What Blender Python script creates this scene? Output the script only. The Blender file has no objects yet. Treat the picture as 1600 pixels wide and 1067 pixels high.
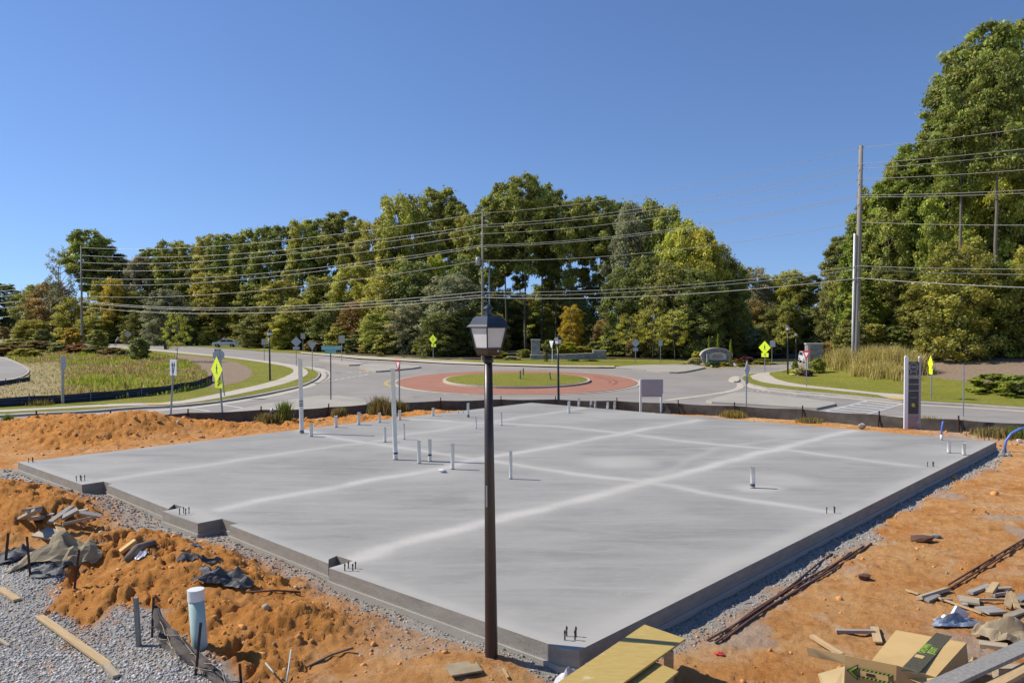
import bpy, math, random
import numpy as np
from mathutils import Vector, Matrix
from mathutils.geometry import delaunay_2d_cdt
random.seed(7)
rng = np.random.default_rng(7)
R = math.radians
sc = bpy.context.scene
COL = sc.collection

# ------------------------------------------------------------------ camera, sky, sun, exposure
CAMZ, PITCH, FPX = 4.0, math.atan(23.5 / 1220), 1220.0
cd = bpy.data.cameras.new('camera'); cam = bpy.data.objects.new('camera', cd); COL.objects.link(cam)
cam.location = (0, 0, CAMZ); cam.rotation_euler = (math.pi / 2 - PITCH, 0, 0)
cd.sensor_width = 36; cd.lens = FPX / 1600 * 36; cd.clip_end = 5000; cd.clip_start = .1
sc.camera = cam
W = bpy.data.worlds.new('World'); sc.world = W; W.use_nodes = True
wn = W.node_tree.nodes
sky = wn.new('ShaderNodeTexSky'); sky.sky_type = 'NISHITA'; sky.sun_disc = False
SUN_EL, SUN_AZ = 44.0, -77.0
sky.sun_elevation = R(SUN_EL); sky.sun_rotation = R(SUN_AZ)
sky.altitude = 200; sky.air_density = 1.0; sky.dust_density = 0.0; sky.ozone_density = 3.5
tcw = wn.new('ShaderNodeTexCoord'); vadd = wn.new('ShaderNodeVectorMath'); vadd.operation = 'ADD'; vadd.inputs[1].default_value = (0, 0, .125)   # clear high-contrast air: little whitening at the horizon
W.node_tree.links.new(tcw.outputs['Generated'], vadd.inputs[0]); W.node_tree.links.new(vadd.outputs[0], sky.inputs[0])
hs = wn.new('ShaderNodeHueSaturation'); hs.inputs['Saturation'].default_value = 1.09; hs.inputs['Hue'].default_value = .508; W.node_tree.links.new(sky.outputs[0], hs.inputs['Color'])
W.node_tree.links.new(hs.outputs[0], wn['Background'].inputs[0])
wn['Background'].inputs[1].default_value = 0.118
sd = bpy.data.lights.new('sun', 'SUN'); so = bpy.data.objects.new('sun', sd); COL.objects.link(so)
sd.energy = 4.3; sd.angle = R(.5); sd.color = (1, .94, .84)
sdir = Vector((math.sin(R(SUN_AZ)) * math.cos(R(SUN_EL)), math.cos(R(SUN_AZ)) * math.cos(R(SUN_EL)), math.sin(R(SUN_EL))))
so.rotation_euler = sdir.to_track_quat('Z', 'Y').to_euler(); so.location = (-60, 20, 60)
sc.view_settings.view_transform = 'Standard'; sc.view_settings.look = 'None'
sc.view_settings.gamma = 1; sc.view_settings.use_curve_mapping = False
sc.view_settings.exposure = 0.35

# ------------------------------------------------------------------ terrain height
def sstep(a, b, v):
    t = np.clip((v - a) / (b - a), 0, 1); return t * t * (3 - 2 * t)
def roadz(x, y):
    z = -2.04 + .027 * y
    k = .25
    z = np.where(z < -.95 + k, -.95 + k - (-(z - (-.95 + k)) / (1 + (-(z - (-.95 + k))) / k)) * 1.0, z)   # eased floor near -0.95
    z = np.where(y > 84, .228 + .12 * (1 - np.exp(-(y - 84) * .027 / .12)), z)
    d = .87 * (x - 21.5) + .49 * (y - 62.5)
    z = z + 2.0 * sstep(0, 26, d) * sstep(30, 46, y + .55 * (x - 20)) * sstep(.36, .46, x / np.maximum(y, 1))
    return z
FX = [-60, -40, -15.5, -11.6, -8.5, -6.6, -4.9, -1.3, 1.4, 4.4, 6.2, 10.5, 12.4, 13.7, 15.9, 19.2, 30, 60]
FY = [31, 31, 31.6, 33.7, 34.7, 36.7, 37.6, 38.7, 38.9, 38.2, 37.6, 35.5, 34.5, 33.4, 31.3, 29.3, 25, 15]
MOUNDS = [  # x, y, rx, ry, height, (far-left ridge, left front heap, long front heap)
    (-16.2, 28.3, 2.2, 1.7, .72), (-13.6, 29.0, 1.3, 1.3, .62), (-19.5, 27.2, 2.4, 1.8, .42), (-11.6, 30.2, 1.3, 1.1, .30), (-24, 27, 3, 2, .4),
    (-14.8, 26.8, 1.6, 1.2, .22), (-9.2, 31.8, 1.4, 1.0, .18), (-6.6, 33.6, 1.3, .9, .16), (-4.0, 35.6, 1.5, .8, .16),
    (-10.9, 16.4, 1.6, 1.25, .62), (-9.2, 15.5, 1.0, .8, .42), (-13.2, 17.2, 1.8, 1.3, .5),
    (-6.3, 12.9, 1.15, .95, .55), (-7.0, 12.0, .8, .9, .22), (-4.9, 12.2, .95, .7, .38), (-5.4, 11.1, .9, .7, .30),
    (-3.9, 11.6, .8, .5, .18), (-2.9, 10.2, .7, .5, .26), (-4.4, 10.3, .8, .6, .22), (-3.6, 9.2, .9, .5, .12),
    (-.45, 9.0, .75, .5, .12), (6.8, 17.5, 1.0, .5, .05), (8.4, 19.5, 1.2, .8, .08), (9.5, 15.5, 1.0, .8, .07)]
def elev(x, y, mounds=True):
    x = np.asarray(x, float); y = np.asarray(y, float)
    yf = np.interp(x, FX, FY)
    t = sstep(yf - 1.6, yf + 2.8, y)
    z = roadz(x, y) * t
    if mounds:
        for mx, my, rx, ry, h in MOUNDS:
            q = ((x - mx) / rx) ** 2 + ((y - my) / ry) ** 2
            z = z + h * np.exp(-q * .9) * (q < 12)
    return z
def E1(x, y): return float(elev(x, y))
CP, SP = math.cos(PITCH), math.sin(PITCH)
def ray(px, py):
    cx, cy, cz = (px - 800) / FPX, -(py - 533.5) / FPX, -1.0
    return np.array([cx, -(cz) * CP + cy * SP, cy * CP + cz * SP])    # camera rotated about X
_T = np.geomspace(4, 900, 6000)
def G(px, py, dz=0., road=False):
    """the ground point seen at a place of the photograph"""
    d = ray(px, py); X, Y, Z = d[0] * _T, d[1] * _T, CAMZ + d[2] * _T
    g = (roadz(X, Y) if road else elev(X, Y)) + dz
    i = int(np.argmax(Z < g))
    if i == 0: i = len(_T) - 1
    a, b = (Z - g)[i - 1], (Z - g)[i]; f = a / (a - b) if a != b else 0
    t = _T[i - 1] + (_T[i] - _T[i - 1]) * f
    return Vector((d[0] * t, d[1] * t, CAMZ + d[2] * t))
def RG(px, py): return G(px, py, 0, True)
def P(px, py, z):
    d = ray(px, py); t = (z - CAMZ) / d[2]
    return Vector((d[0] * t, d[1] * t, z))
def D(px, py, Y):
    d = ray(px, py); t = Y / d[1]
    return Vector((d[0] * t, Y, CAMZ + d[2] * t))
def u32(a): return np.asarray(a, dtype=np.int64).astype(np.uint32)
def hsh(ix, iy, s):
    h = u32(ix) * np.uint32(374761393) + u32(iy) * np.uint32(668265263) + np.uint32(s * 974711 % 4294967291)
    h = (h ^ (h >> np.uint32(13))) * np.uint32(1274126177); h = h ^ (h >> np.uint32(16))
    return (h & np.uint32(0xffff)).astype(float) / 65535.
def vn(x, y, s=0):
    xi, yi = np.floor(x), np.floor(y); fx, fy = x - xi, y - yi
    fx = fx * fx * (3 - 2 * fx); fy = fy * fy * (3 - 2 * fy)
    a, b, c, d = hsh(xi, yi, s), hsh(xi + 1, yi, s), hsh(xi, yi + 1, s), hsh(xi + 1, yi + 1, s)
    return (a + (b - a) * fx) * (1 - fy) + (c + (d - c) * fx) * fy
def fbm(x, y, s=0, o=4):
    r, a, t = 0, .5, 0
    for k in range(o):
        r = r + a * vn(x * 2 ** k + 17.3 * k, y * 2 ** k + 9.1 * k, s + k); t += a; a *= .5
    return r / t
def pip(x, y, poly):
    ins = np.zeros(x.shape, bool); n = len(poly)
    for i in range(n):
        x0, y0 = poly[i][0], poly[i][1]; x1, y1 = poly[(i + 1) % n][0], poly[(i + 1) % n][1]
        if y0 == y1: continue
        c = ((y0 > y) != (y1 > y)) & (x < (x1 - x0) * (y - y0) / (y1 - y0) + x0); ins ^= c
    return ins
def dseg(x, y, a, b):
    ax, ay, bx, by = a[0], a[1], b[0], b[1]; dx, dy = bx - ax, by - ay
    t = np.clip(((x - ax) * dx + (y - ay) * dy) / (dx * dx + dy * dy), 0, 1)
    return np.hypot(x - ax - t * dx, y - ay - t * dy)
def dpoly(x, y, pts, closed=False):
    n = len(pts); d = None
    for i in range(n if closed else n - 1):
        q = dseg(x, y, pts[i], pts[(i + 1) % n]); d = q if d is None else np.minimum(d, q)
    return d

# ------------------------------------------------------------------ materials
def rgb(c): return (c[0], c[1], c[2], 1)
def newmat(name):
    m = bpy.data.materials.new(name); m.use_nodes = True; nt = m.node_tree
    return m, nt, nt.nodes, nt.links, nt.nodes['Principled BSDF']
def mixc(nt, fac, a, b, blend='MIX'):
    n = nt.nodes.new('ShaderNodeMix'); n.data_type = 'RGBA'; n.blend_type = blend
    for i, v in ((0, fac), (6, a), (7, b)):
        if hasattr(v, 'is_linked'): nt.links.new(v, n.inputs[i])
        elif i == 0: n.inputs[0].default_value = v
        else: n.inputs[i].default_value = rgb(v)
    return n.outputs[2]
def noise(nt, scale, detail=5, rough=.6, vec=None, stretch=None, dist=0):
    n = nt.nodes.new('ShaderNodeTexNoise'); n.inputs['Scale'].default_value = scale; n.inputs['Detail'].default_value = detail
    n.inputs['Roughness'].default_value = rough; n.inputs['Distortion'].default_value = dist
    if vec is None:
        vec = nt.nodes.new('ShaderNodeTexCoord').outputs['Object']
    if stretch:
        mp = nt.nodes.new('ShaderNodeMapping'); mp.inputs['Scale'].default_value = stretch[:3]
        if len(stretch) > 3: mp.inputs['Rotation'].default_value = (0, 0, stretch[3])
        nt.links.new(vec, mp.inputs[0]); vec = mp.outputs[0]
    nt.links.new(vec, n.inputs[0]); return n.outputs[0]
def ramp(nt, v, a, b, c0=0., c1=1.):
    n = nt.nodes.new('ShaderNodeMapRange'); n.inputs[1].default_value = a; n.inputs[2].default_value = b
    n.inputs[3].default_value = c0; n.inputs[4].default_value = c1; nt.links.new(v, n.inputs[0]); return n.outputs[0]
def bump(nt, bs, h, strength=.4, dist=.02):
    b = nt.nodes.new('ShaderNodeBump'); b.inputs['Strength'].default_value = strength; b.inputs['Distance'].default_value = dist
    nt.links.new(h, b.inputs['Height']); nt.links.new(b.outputs[0], bs.inputs['Normal']); return b
def pm(name, c, rough=.7, var=.25, sc_=6., c2=None, metal=0., bs_=.0, bscale=40., stretch=None, spec=.5):
    """plain procedural surface: colour, uneven wear, slight relief"""
    m, nt, N, L, b = newmat(name)
    c2 = c2 or tuple(x * (1 - var) for x in c)
    f = ramp(nt, noise(nt, sc_, 6, .65, stretch=stretch), .35, .65)
    L.new(mixc(nt, f, c, c2), b.inputs['Base Color'])
    b.inputs['Roughness'].default_value = rough; b.inputs['Metallic'].default_value = metal
    b.inputs['Specular IOR Level'].default_value = spec
    if bs_: bump(nt, b, noise(nt, bscale, 5, .6), bs_, .01)
    return m
M = {}
M['steel'] = pm('galvanised steel', (.36, .37, .38), .45, .25, 8, metal=.5)
M['signback'] = pm('bare aluminium sign back', (.46, .47, .47), .5, .12, 5, metal=.25)
M['white'] = pm('white sign sheeting', (.80, .80, .78), .5, .06, 4)
M['cream'] = pm('weathered sign back', (.50, .46, .38), .6, .2, 5)
M['black'] = pm('black print', (.02, .02, .02), .6, .2)
M['red'] = pm('red sign sheeting', (.50, .02, .03), .5, .1)
M['fluoro'] = pm('yellow green sign sheeting', (.72, .88, .02), .5, .04)
M['sgreen'] = pm('green sign sheeting', (.12, .40, .30), .45, .3, 6, c2=(.25, .50, .45))
M['lamp'] = pm('bronze lamp paint', (.042, .024, .020), .38, .3, 5, bs_=.1, bscale=60)
M['lampmid'] = pm('black lamp paint', (.018, .018, .02), .4, .3, 5)
M['lamproof'] = pm('dark blue black lamp roof', (.022, .032, .05), .35, .25, 9)
M['frost'] = pm('frosted lamp pane', (.66, .62, .60), .45, .08, 10)
M['pvc'] = pm('white plastic pipe', (.80, .78, .72), .42, .15, 5)
M['pvcdirty'] = pm('cement splashed pipe foot', (.10, .095, .09), .8, .4, 20)
M['mint'] = pm('mint green sewer pipe', (.42, .53, .47), .4, .12, 4)
M['blue'] = pm('blue water tube', (.10, .20, .62), .4, .15, 5)
M['rust'] = pm('rusty steel', (.075, .035, .025), .85, .5, 30, bs_=.2)
M['rebar'] = pm('brown rusted rod', (.16, .075, .045), .9, .4, 25)
M['bolt'] = pm('dark bolt steel', (.06, .055, .05), .6, .3, 20, metal=.4)
M['greywood'] = pm('grey weathered wood', (.30, .28, .25), .9, .35, 4, stretch=(6, 6, 1), bs_=.2)
M['wood'] = pm('fresh pine lumber', (.55, .38, .19), .8, .25, 3, stretch=(1, 12, 12), bs_=.15)
M['wood2'] = pm('dusty lumber offcut', (.46, .37, .25), .85, .3, 3, stretch=(1, 10, 10), bs_=.15)
M['wood3'] = pm('grey lumber offcut', (.36, .33, .29), .85, .3, 3, stretch=(1, 10, 10), bs_=.15)
M['card'] = pm('brown cardboard', (.60, .40, .16), .85, .1, 3, bs_=.05)
M['cardin'] = pm('cardboard flap', (.52, .38, .18), .85, .12, 3)
M['print'] = pm('lime green print', (.33, .55, .03), .7, .15, 30)
M['inkblack'] = pm('black ink on cardboard', (.045, .045, .03), .75, .4, 30, c2=(.10, .085, .04))
M['fabric'] = pm('black silt fabric', (.028, .030, .042), .75, .4, 6, bs_=.3, bscale=60)
M['fabric2'] = pm('dusty brown black silt fabric', (.070, .058, .050), .85, .45, 3, c2=(.12, .095, .075), bs_=.3, bscale=40)
M['bluethread'] = pm('blue woven thread', (.08, .18, .42), .7, .2)
M['paper'] = pm('white wrapper', (.72, .73, .75), .5, .15, 12)
M['bluewrap'] = pm('blue wrapper', (.05, .11, .22), .5, .4, 9, c2=(.34, .38, .44))
M['plastic'] = pm('dull black plastic', (.055, .056, .058), .6, .5, 8, c2=(.10, .10, .10), spec=.3)
M['kraft'] = pm('tan torn building paper', (.36, .28, .17), .85, .3, 4)
M['pole'] = pm('weathered utility pole wood', (.30, .26, .21), .9, .3, 1.2, stretch=(6, 6, .6))
M['wire'] = pm('aluminium wire', (.42, .40, .36), .45, .1, metal=.2)
M['insul'] = pm('grey insulator', (.35, .34, .33), .4, .2)
M['kerb'] = pm('kerb concrete', (.42, .38, .31), .85, .22, 1.5, bs_=.1)
M['walk'] = pm('pale sidewalk concrete', (.52, .46, .36), .85, .14, .8, bs_=.1, bscale=20)
M['island'] = pm('grey tan island concrete', (.40, .365, .30), .85, .16, .5, bs_=.1, bscale=20)
M['paint'] = pm('worn white road paint', (.56, .55, .52), .7, .30, 2.2, c2=(.36, .36, .35))
M['ypaint'] = pm('worn yellow road paint', (.56, .38, .10), .7, .25, 2.2, c2=(.36, .30, .17))
M['tactile'] = pm('yellow tactile pad', (.60, .42, .12), .75, .15, 3)
M['bark'] = pm('grey brown bark', (.21, .17, .135), .95, .45, 2.2, stretch=(3, 3, .5), bs_=.4, bscale=8)
M['boardp'] = pm('pinkish grey sign board', (.40, .36, .36), .6, .12, 1.5)
M['signdark'] = pm('charcoal sign panel', (.055, .055, .06), .5, .25, 4)
M['signlite'] = pm('faded mauve sign panel', (.33, .26, .27), .6, .25, 6)
M['yellow'] = pm('yellow sign print', (.62, .50, .05), .6, .1)
M['carwhite'] = pm('white car paint', (.75, .75, .75), .25, .05)
M['glass'] = pm('dark car glass', (.03, .05, .08), .08, .1)
M['tyre'] = pm('tyre rubber', (.02, .02, .02), .85, .2)
M['rim'] = pm('alloy wheel', (.45, .45, .45), .35, .1, metal=.5)
M['amber'] = pm('amber lamp lens', (.7, .25, .05), .3, .1)
M['hydrant'] = pm('grey hydrant paint', (.11, .10, .11), .6, .3, 9)
M['hydcap'] = pm('silver hydrant bonnet', (.42, .40, .39), .45, .2, 9, metal=.3)
M['skin'] = pm('skin', (.50, .32, .23), .6, .1)
M['shirt'] = pm('pale blue shirt', (.62, .68, .74), .8, .1)
M['trouser'] = pm('slate trousers', (.13, .16, .19), .8, .2)
M['render'] = pm('pale house wall', (.50, .42, .38), .8, .08)
M['roofred'] = pm('red shingle roof', (.33, .07, .06), .85, .3, 3)
M['redscrap'] = pm('red plastic scrap', (.60, .05, .03), .5, .1)
M['film'] = pm('crumpled clear film', (.60, .60, .60), .25, .3, 12)

def stone_mat():
    m, nt, N, L, b = newmat('stacked grey ledge stone')
    tc = N.new('ShaderNodeTexCoord')
    br = N.new('ShaderNodeTexBrick'); br.inputs['Scale'].default_value = 1; br.inputs['Brick Width'].default_value = .42; br.inputs['Row Height'].default_value = .13
    br.inputs['Mortar Size'].default_value = .012; br.inputs['Color1'].default_value = rgb((.30, .29, .27)); br.inputs['Color2'].default_value = rgb((.17, .175, .18)); br.inputs['Mortar'].default_value = rgb((.07, .07, .065))
    mp = N.new('ShaderNodeMapping'); mp.inputs['Rotation'].default_value = (R(90), 0, 0); L.new(tc.outputs['Object'], mp.inputs[0]); L.new(mp.outputs[0], br.inputs[0])
    L.new(mixc(nt, ramp(nt, noise(nt, 3), .35, .7), br.outputs[0], (.36, .34, .30), 'MIX'), b.inputs['Base Color'])
    b.inputs['Roughness'].default_value = .9; bump(nt, b, br.outputs[1], -.5, .03); return m
M['stone'] = stone_mat()
M['namepanel'] = pm('cream sign panel', (.66, .61, .48), .8, .08, 3)
M['cap'] = pm('cast stone coping', (.50, .46, .39), .85, .15, 3)

def asphalt_mat():
    m, nt, N, L, b = newmat('worn grey asphalt')
    n1 = ramp(nt, noise(nt, .25, 6, .6, stretch=(1, .5, 1)), .3, .7); n2 = noise(nt, 14, 4, .7)
    c = mixc(nt, n1, (.27, .24, .205), (.34, .305, .262)); c = mixc(nt, ramp(nt, n2, .3, .75, 0, .35), c, (.18, .17, .16))
    tr = N.new('ShaderNodeTexNoise'); tr.inputs['Scale'].default_value = 1.2; tr.inputs['Detail'].default_value = 3
    c = mixc(nt, ramp(nt, noise(nt, 1.1, 4, .55, stretch=(.12, 1, 1, .25)), .50, .70, 0, .55), c, (.205, .19, .175)); c = mixc(nt, ramp(nt, noise(nt, .5, 5, .7), .60, .66, 0, .35), c, (.40, .36, .31))
    L.new(c, b.inputs['Base Color']); b.inputs['Roughness'].default_value = .88; bump(nt, b, n2, .25, .01); return m
M['asphalt'] = asphalt_mat()
def paver_mat():
    m, nt, N, L, b = newmat('red paver apron')
    tc = N.new('ShaderNodeTexCoord'); br = N.new('ShaderNodeTexBrick'); br.inputs['Scale'].default_value = 1
    br.inputs['Brick Width'].default_value = .22; br.inputs['Row Height'].default_value = .11; br.inputs['Mortar Size'].default_value = .006
    br.inputs['Color1'].default_value = rgb((.385, .16, .095)); br.inputs['Color2'].default_value = rgb((.32, .13, .08)); br.inputs['Mortar'].default_value = rgb((.28, .15, .10))
    L.new(tc.outputs['Object'], br.inputs[0])
    c = mixc(nt, ramp(nt, noise(nt, .5, 6, .6), .4, .75, 0, .5), br.outputs[0], (.39, .21, .14))
    L.new(c, b.inputs['Base Color']); b.inputs['Roughness'].default_value = .85; bump(nt, b, br.outputs[1], -.3, .005); return m
M['paver'] = paver_mat()
def lawn_mat():
    m, nt, N, L, b = newmat('mown lawn')
    a = ramp(nt, noise(nt, .45, 5, .65), .3, .7); f = noise(nt, 9, 6, .75, stretch=(1, .35, 1))
    c = mixc(nt, a, (.205, .205, .028), (.28, .26, .045)); c = mixc(nt, ramp(nt, f, .42, .68, 0, .8), c, (.12, .135, .015))
    c = mixc(nt, ramp(nt, noise(nt, 1.3, 5, .7), .58, .75, 0, .5), c, (.34, .27, .08))
    L.new(c, b.inputs['Base Color']); b.inputs['Roughness'].default_value = .95; b.inputs['Specular IOR Level'].default_value = .15; bump(nt, b, f, 1.0, .08); return m
M['lawn'] = lawn_mat()
def mulch_mat():
    m, nt, N, L, b = newmat('pine straw and mulch')
    f = noise(nt, 7, 7, .8); c = mixc(nt, ramp(nt, f, .35, .65), (.15, .095, .055), (.36, .265, .175))
    L.new(c, b.inputs['Base Color']); b.inputs['Roughness'].default_value = .95; bump(nt, b, f, .8, .06); return m
M['mulch'] = mulch_mat()
M['litter'] = pm('dark leaf litter', (.085, .062, .035), .95, .5, 2.5, bs_=.5, bscale=6)
def farground_mat():
    m, nt, N, L, b = newmat('dry grassland ground')
    f = noise(nt, 5, 7, .8); a = ramp(nt, noise(nt, .08, 5, .6), .4, .62)
    c = mixc(nt, a, (.42, .32, .16), (.30, .27, .07)); c = mixc(nt, ramp(nt, f, .4, .7, 0, .75), c, (.13, .10, .05))
    L.new(c, b.inputs['Base Color']); b.inputs['Roughness'].default_value = .95; bump(nt, b, f, .9, .08); return m
M['farground'] = farground_mat()
def clay_mat():
    m, nt, N, L, b = newmat('red clay and gravel site ground')
    at = N.new('ShaderNodeVertexColor'); at.layer_name = 'mask'; sp = N.new('ShaderNodeSeparateColor'); L.new(at.outputs[0], sp.inputs[0])
    f1 = noise(nt, .55, 7, .65); f2 = noise(nt, 3.2, 8, .7); f3 = noise(nt, 22, 9, .85); f4 = noise(nt, 1.3, 6, .7, dist=.8)
    c = mixc(nt, ramp(nt, f1, .36, .62), (.56, .228, .056), (.66, .365, .145))
    c = mixc(nt, ramp(nt, f2, .50, .68, 0, .75), c, (.40, .145, .028))
    c = mixc(nt, ramp(nt, f4, .52, .68, 0, .7), c, (.68, .49, .31))
    c = mixc(nt, ramp(nt, f4, .33, .42, .35, 0), c, (.26, .10, .022))
    loose = mixc(nt, ramp(nt, f2, .35, .65), (.68, .305, .078), (.52, .205, .044))
    c = mixc(nt, sp.outputs[1], c, loose)
    c = mixc(nt, ramp(nt, f3, .52, .70, 0, .55), c, (.20, .085, .035))
    c = mixc(nt, ramp(nt, f3, .30, .40, .35, 0), c, (.64, .44, .20))
    grv = mixc(nt, ramp(nt, f3, .35, .65), (.26, .24, .21), (.60, .56, .49))
    grv = mixc(nt, ramp(nt, f2, .5, .72, 0, .6), grv, (.50, .40, .30))
    c = mixc(nt, sp.outputs[0], c, grv)
    dg = mixc(nt, ramp(nt, f3, .35, .6), (.24, .17, .07), (.40, .31, .13))
    c = mixc(nt, sp.outputs[2], c, dg)
    L.new(c, b.inputs['Base Color']); b.inputs['Roughness'].default_value = .95; b.inputs['Specular IOR Level'].default_value = .15
    ad = N.new('ShaderNodeMath'); ad.operation = 'ADD'; L.new(f2, ad.inputs[0]); L.new(f3, ad.inputs[1]); bump(nt, b, ad.outputs[0], 1.0, .055); return m
M['clay'] = clay_mat()
def slab_mat():
    m, nt, N, L, b = newmat('fresh trowelled concrete')
    at = N.new('ShaderNodeVertexColor'); at.layer_name = 'mask'; sp = N.new('ShaderNodeSeparateColor'); L.new(at.outputs[0], sp.inputs[0])
    s1 = noise(nt, 1.1, 7, .62, stretch=(.35, 1.5, 1, R(28)), dist=.6); s2 = noise(nt, .35, 5, .6); s3 = noise(nt, 9, 6, .7); s4 = noise(nt, 2.6, 8, .7, stretch=(.5, 1.6, 1, R(44)), dist=2.2)
    c = mixc(nt, ramp(nt, s1, .38, .64), (.245, .236, .213), (.33, .315, .283)); c = mixc(nt, ramp(nt, s2, .42, .62, 0, .6), c, (.335, .32, .288))
    c = mixc(nt, ramp(nt, s3, .6, .8, 0, .35), c, (.41, .40, .38))
    c = mixc(nt, ramp(nt, s4, .54, .66, 0, .45), c, (.38, .36, .32)); c = mixc(nt, ramp(nt, s4, .30, .42, .3, 0), c, (.215, .21, .195))
    mk = N.new('ShaderNodeMath'); mk.operation = 'MULTIPLY'; L.new(sp.outputs[0], mk.inputs[0]); L.new(ramp(nt, s1, .2, .75, 1.1, .55), mk.inputs[1])
    c = mixc(nt, mk.outputs[0], c, (.56, .53, .47))
    L.new(c, b.inputs['Base Color']); b.inputs['Roughness'].default_value = .72; b.inputs['Specular IOR Level'].default_value = .35; bump(nt, b, s3, .06, .004); return m
M['slab'] = slab_mat()
def slabside_mat():
    m, nt, N, L, b = newmat('formed concrete edge')
    g = N.new('ShaderNodeNewGeometry'); sp = N.new('ShaderNodeSeparateXYZ'); L.new(g.outputs['Position'], sp.inputs[0])
    f = noise(nt, 2.5, 7, .7, stretch=(1, 1, 3)); f3 = noise(nt, 30, 6, .7)
    c = mixc(nt, ramp(nt, f, .35, .65), (.235, .21, .175), (.31, .285, .24)); c = mixc(nt, ramp(nt, f3, .6, .72, 0, .8), c, (.10, .09, .08))
    c = mixc(nt, ramp(nt, sp.outputs[2], .13, .08, 0, .7), c, (.38, .355, .31))
    L.new(c, b.inputs['Base Color']); b.inputs['Roughness'].default_value = .9; bump(nt, b, f3, .5, .015); return m
M['slabside'] = slabside_mat()
def attr_mat(name, lay, rough=.9, objcol=True, transl=.0, spec=.3, nz=None):
    m, nt, N, L, b = newmat(name)
    at = N.new('ShaderNodeVertexColor'); at.layer_name = lay; c = at.outputs[0]
    if objcol:
        oi = N.new('ShaderNodeObjectInfo'); c = mixc(nt, 1.0, oi.outputs['Color'], c, 'MULTIPLY')
    if nz: c = mixc(nt, ramp(nt, noise(nt, nz), .35, .65, 0, .4), c, (.05, .04, .03))
    L.new(c, b.inputs['Base Color']); b.inputs['Roughness'].default_value = rough; b.inputs['Specular IOR Level'].default_value = spec
    if transl:
        tr = N.new('ShaderNodeBsdfTranslucent'); L.new(c, tr.inputs[0]); mx = N.new('ShaderNodeMixShader'); mx.inputs[0].default_value = transl
        L.new(b.outputs[0], mx.inputs[1]); L.new(tr.outputs[0], mx.inputs[2]); L.new(mx.outputs[0], N['Material Output'].inputs[0])
    return m
M['leaf'] = attr_mat('leaves', 'tint', .5, True, .42, .35)
M['blade'] = attr_mat('weed blades', 'tint', .7, False, .35, .2)
M['pebble'] = attr_mat('crushed stone', 'tint', .9, False, 0, .3)

# ------------------------------------------------------------------ mesh helpers
class MB:
    def __init__(s): s.v = []; s.f = []
    def add(s, vs, fs):
        o = len(s.v); s.v += [tuple(p) for p in vs]; s.f += [tuple(i + o for i in f) for f in fs]; return s
    def hexa(s, b4, t4):
        return s.add(list(b4) + list(t4), [(3, 2, 1, 0), (4, 5, 6, 7), (0, 1, 5, 4), (1, 2, 6, 5), (2, 3, 7, 6), (3, 0, 4, 7)])
    def box(s, c, d, rot=None, bev=0):
        x, y, z = d[0] / 2, d[1] / 2, d[2] / 2
        p = [Vector(q) for q in ((-x, -y, -z), (x, -y, -z), (x, y, -z), (-x, y, -z), (-x, -y, z), (x, -y, z), (x, y, z), (-x, y, z))]
        if rot is not None: p = [rot @ q for q in p]
        p = [q + Vector(c) for q in p]; return s.hexa(p[:4], p[4:])
    def frus(s, c, a, b, z0, z1, rz=0):
        def q(w, z): return [Vector((c[0], c[1], 0)) + Matrix.Rotation(rz, 3, 'Z') @ Vector((w[0] / 2 * i, w[1] / 2 * j, z)) for i, j in ((-1, -1), (1, -1), (1, 1), (-1, 1))]
        return s.hexa(q(a, z0), q(b, z1))
    def tube(s, p0, p1, r0, r1=None, n=10, caps=True):
        return s.path([p0, p1], [r0, r0 if r1 is None else r1], n, caps)
    def path(s, pts, rs, n=8, caps=True):
        pts = [Vector(p) for p in pts]
        if not hasattr(rs, '__len__'): rs = [rs] * len(pts)
        o = len(s.v)
        up = None
        for i, p in enumerate(pts):
            t = (pts[min(i + 1, len(pts) - 1)] - pts[max(i - 1, 0)]).normalized()
            if up is None: up = Vector((1, 0, 0)) if abs(t.x) < .8 else Vector((0, 0, 1))
            a = t.cross(up).normalized(); b = t.cross(a).normalized()
            for k in range(n):
                w = 2 * math.pi * k / n; s.v.append(tuple(p + (a * math.cos(w) + b * math.sin(w)) * rs[i]))
        m = len(pts)
        for i in range(m - 1):
            for k in range(n):
                s.f.append((o + i * n + k, o + i * n + (k + 1) % n, o + (i + 1) * n + (k + 1) % n, o + (i + 1) * n + k))
        if caps: s.f.append(tuple(o + k for k in range(n))[::-1]); s.f.append(tuple(o + (m - 1) * n + k for k in range(n)))
        return s
    def lathe(s, prof, n=14, c=(0, 0, 0)):
        o = len(s.v)
        for r, z in prof:
            for k in range(n):
                w = 2 * math.pi * k / n; s.v.append((c[0] + r * math.cos(w), c[1] + r * math.sin(w), c[2] + z))
        for i in range(len(prof) - 1):
            for k in range(n): s.f.append((o + i * n + k, o + i * n + (k + 1) % n, o + (i + 1) * n + (k + 1) % n, o + (i + 1) * n + k))
        s.f.append(tuple(o + k for k in range(n))[::-1]); s.f.append(tuple(o + (len(prof) - 1) * n + k for k in range(n))); return s
    def plate(s, pts, y0, y1):
        """prism of an x,z outline between two y"""
        n = len(pts); vs = [(p[0], y0, p[1]) for p in pts] + [(p[0], y1, p[1]) for p in pts]
        fs = [tuple(range(n)), tuple(range(2 * n - 1, n - 1, -1))] + [(i, i + n, (i + 1) % n + n, (i + 1) % n) for i in range(n)]
        return s.add(vs, fs)
    def build(s, name, mat, parent=None, smooth=False, loc=None, rz=0):
        me = bpy.data.meshes.new(name); me.from_pydata(s.v, [], s.f); me.update()
        return mkobj(name, me, mat, parent, smooth, loc, rz)
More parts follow.
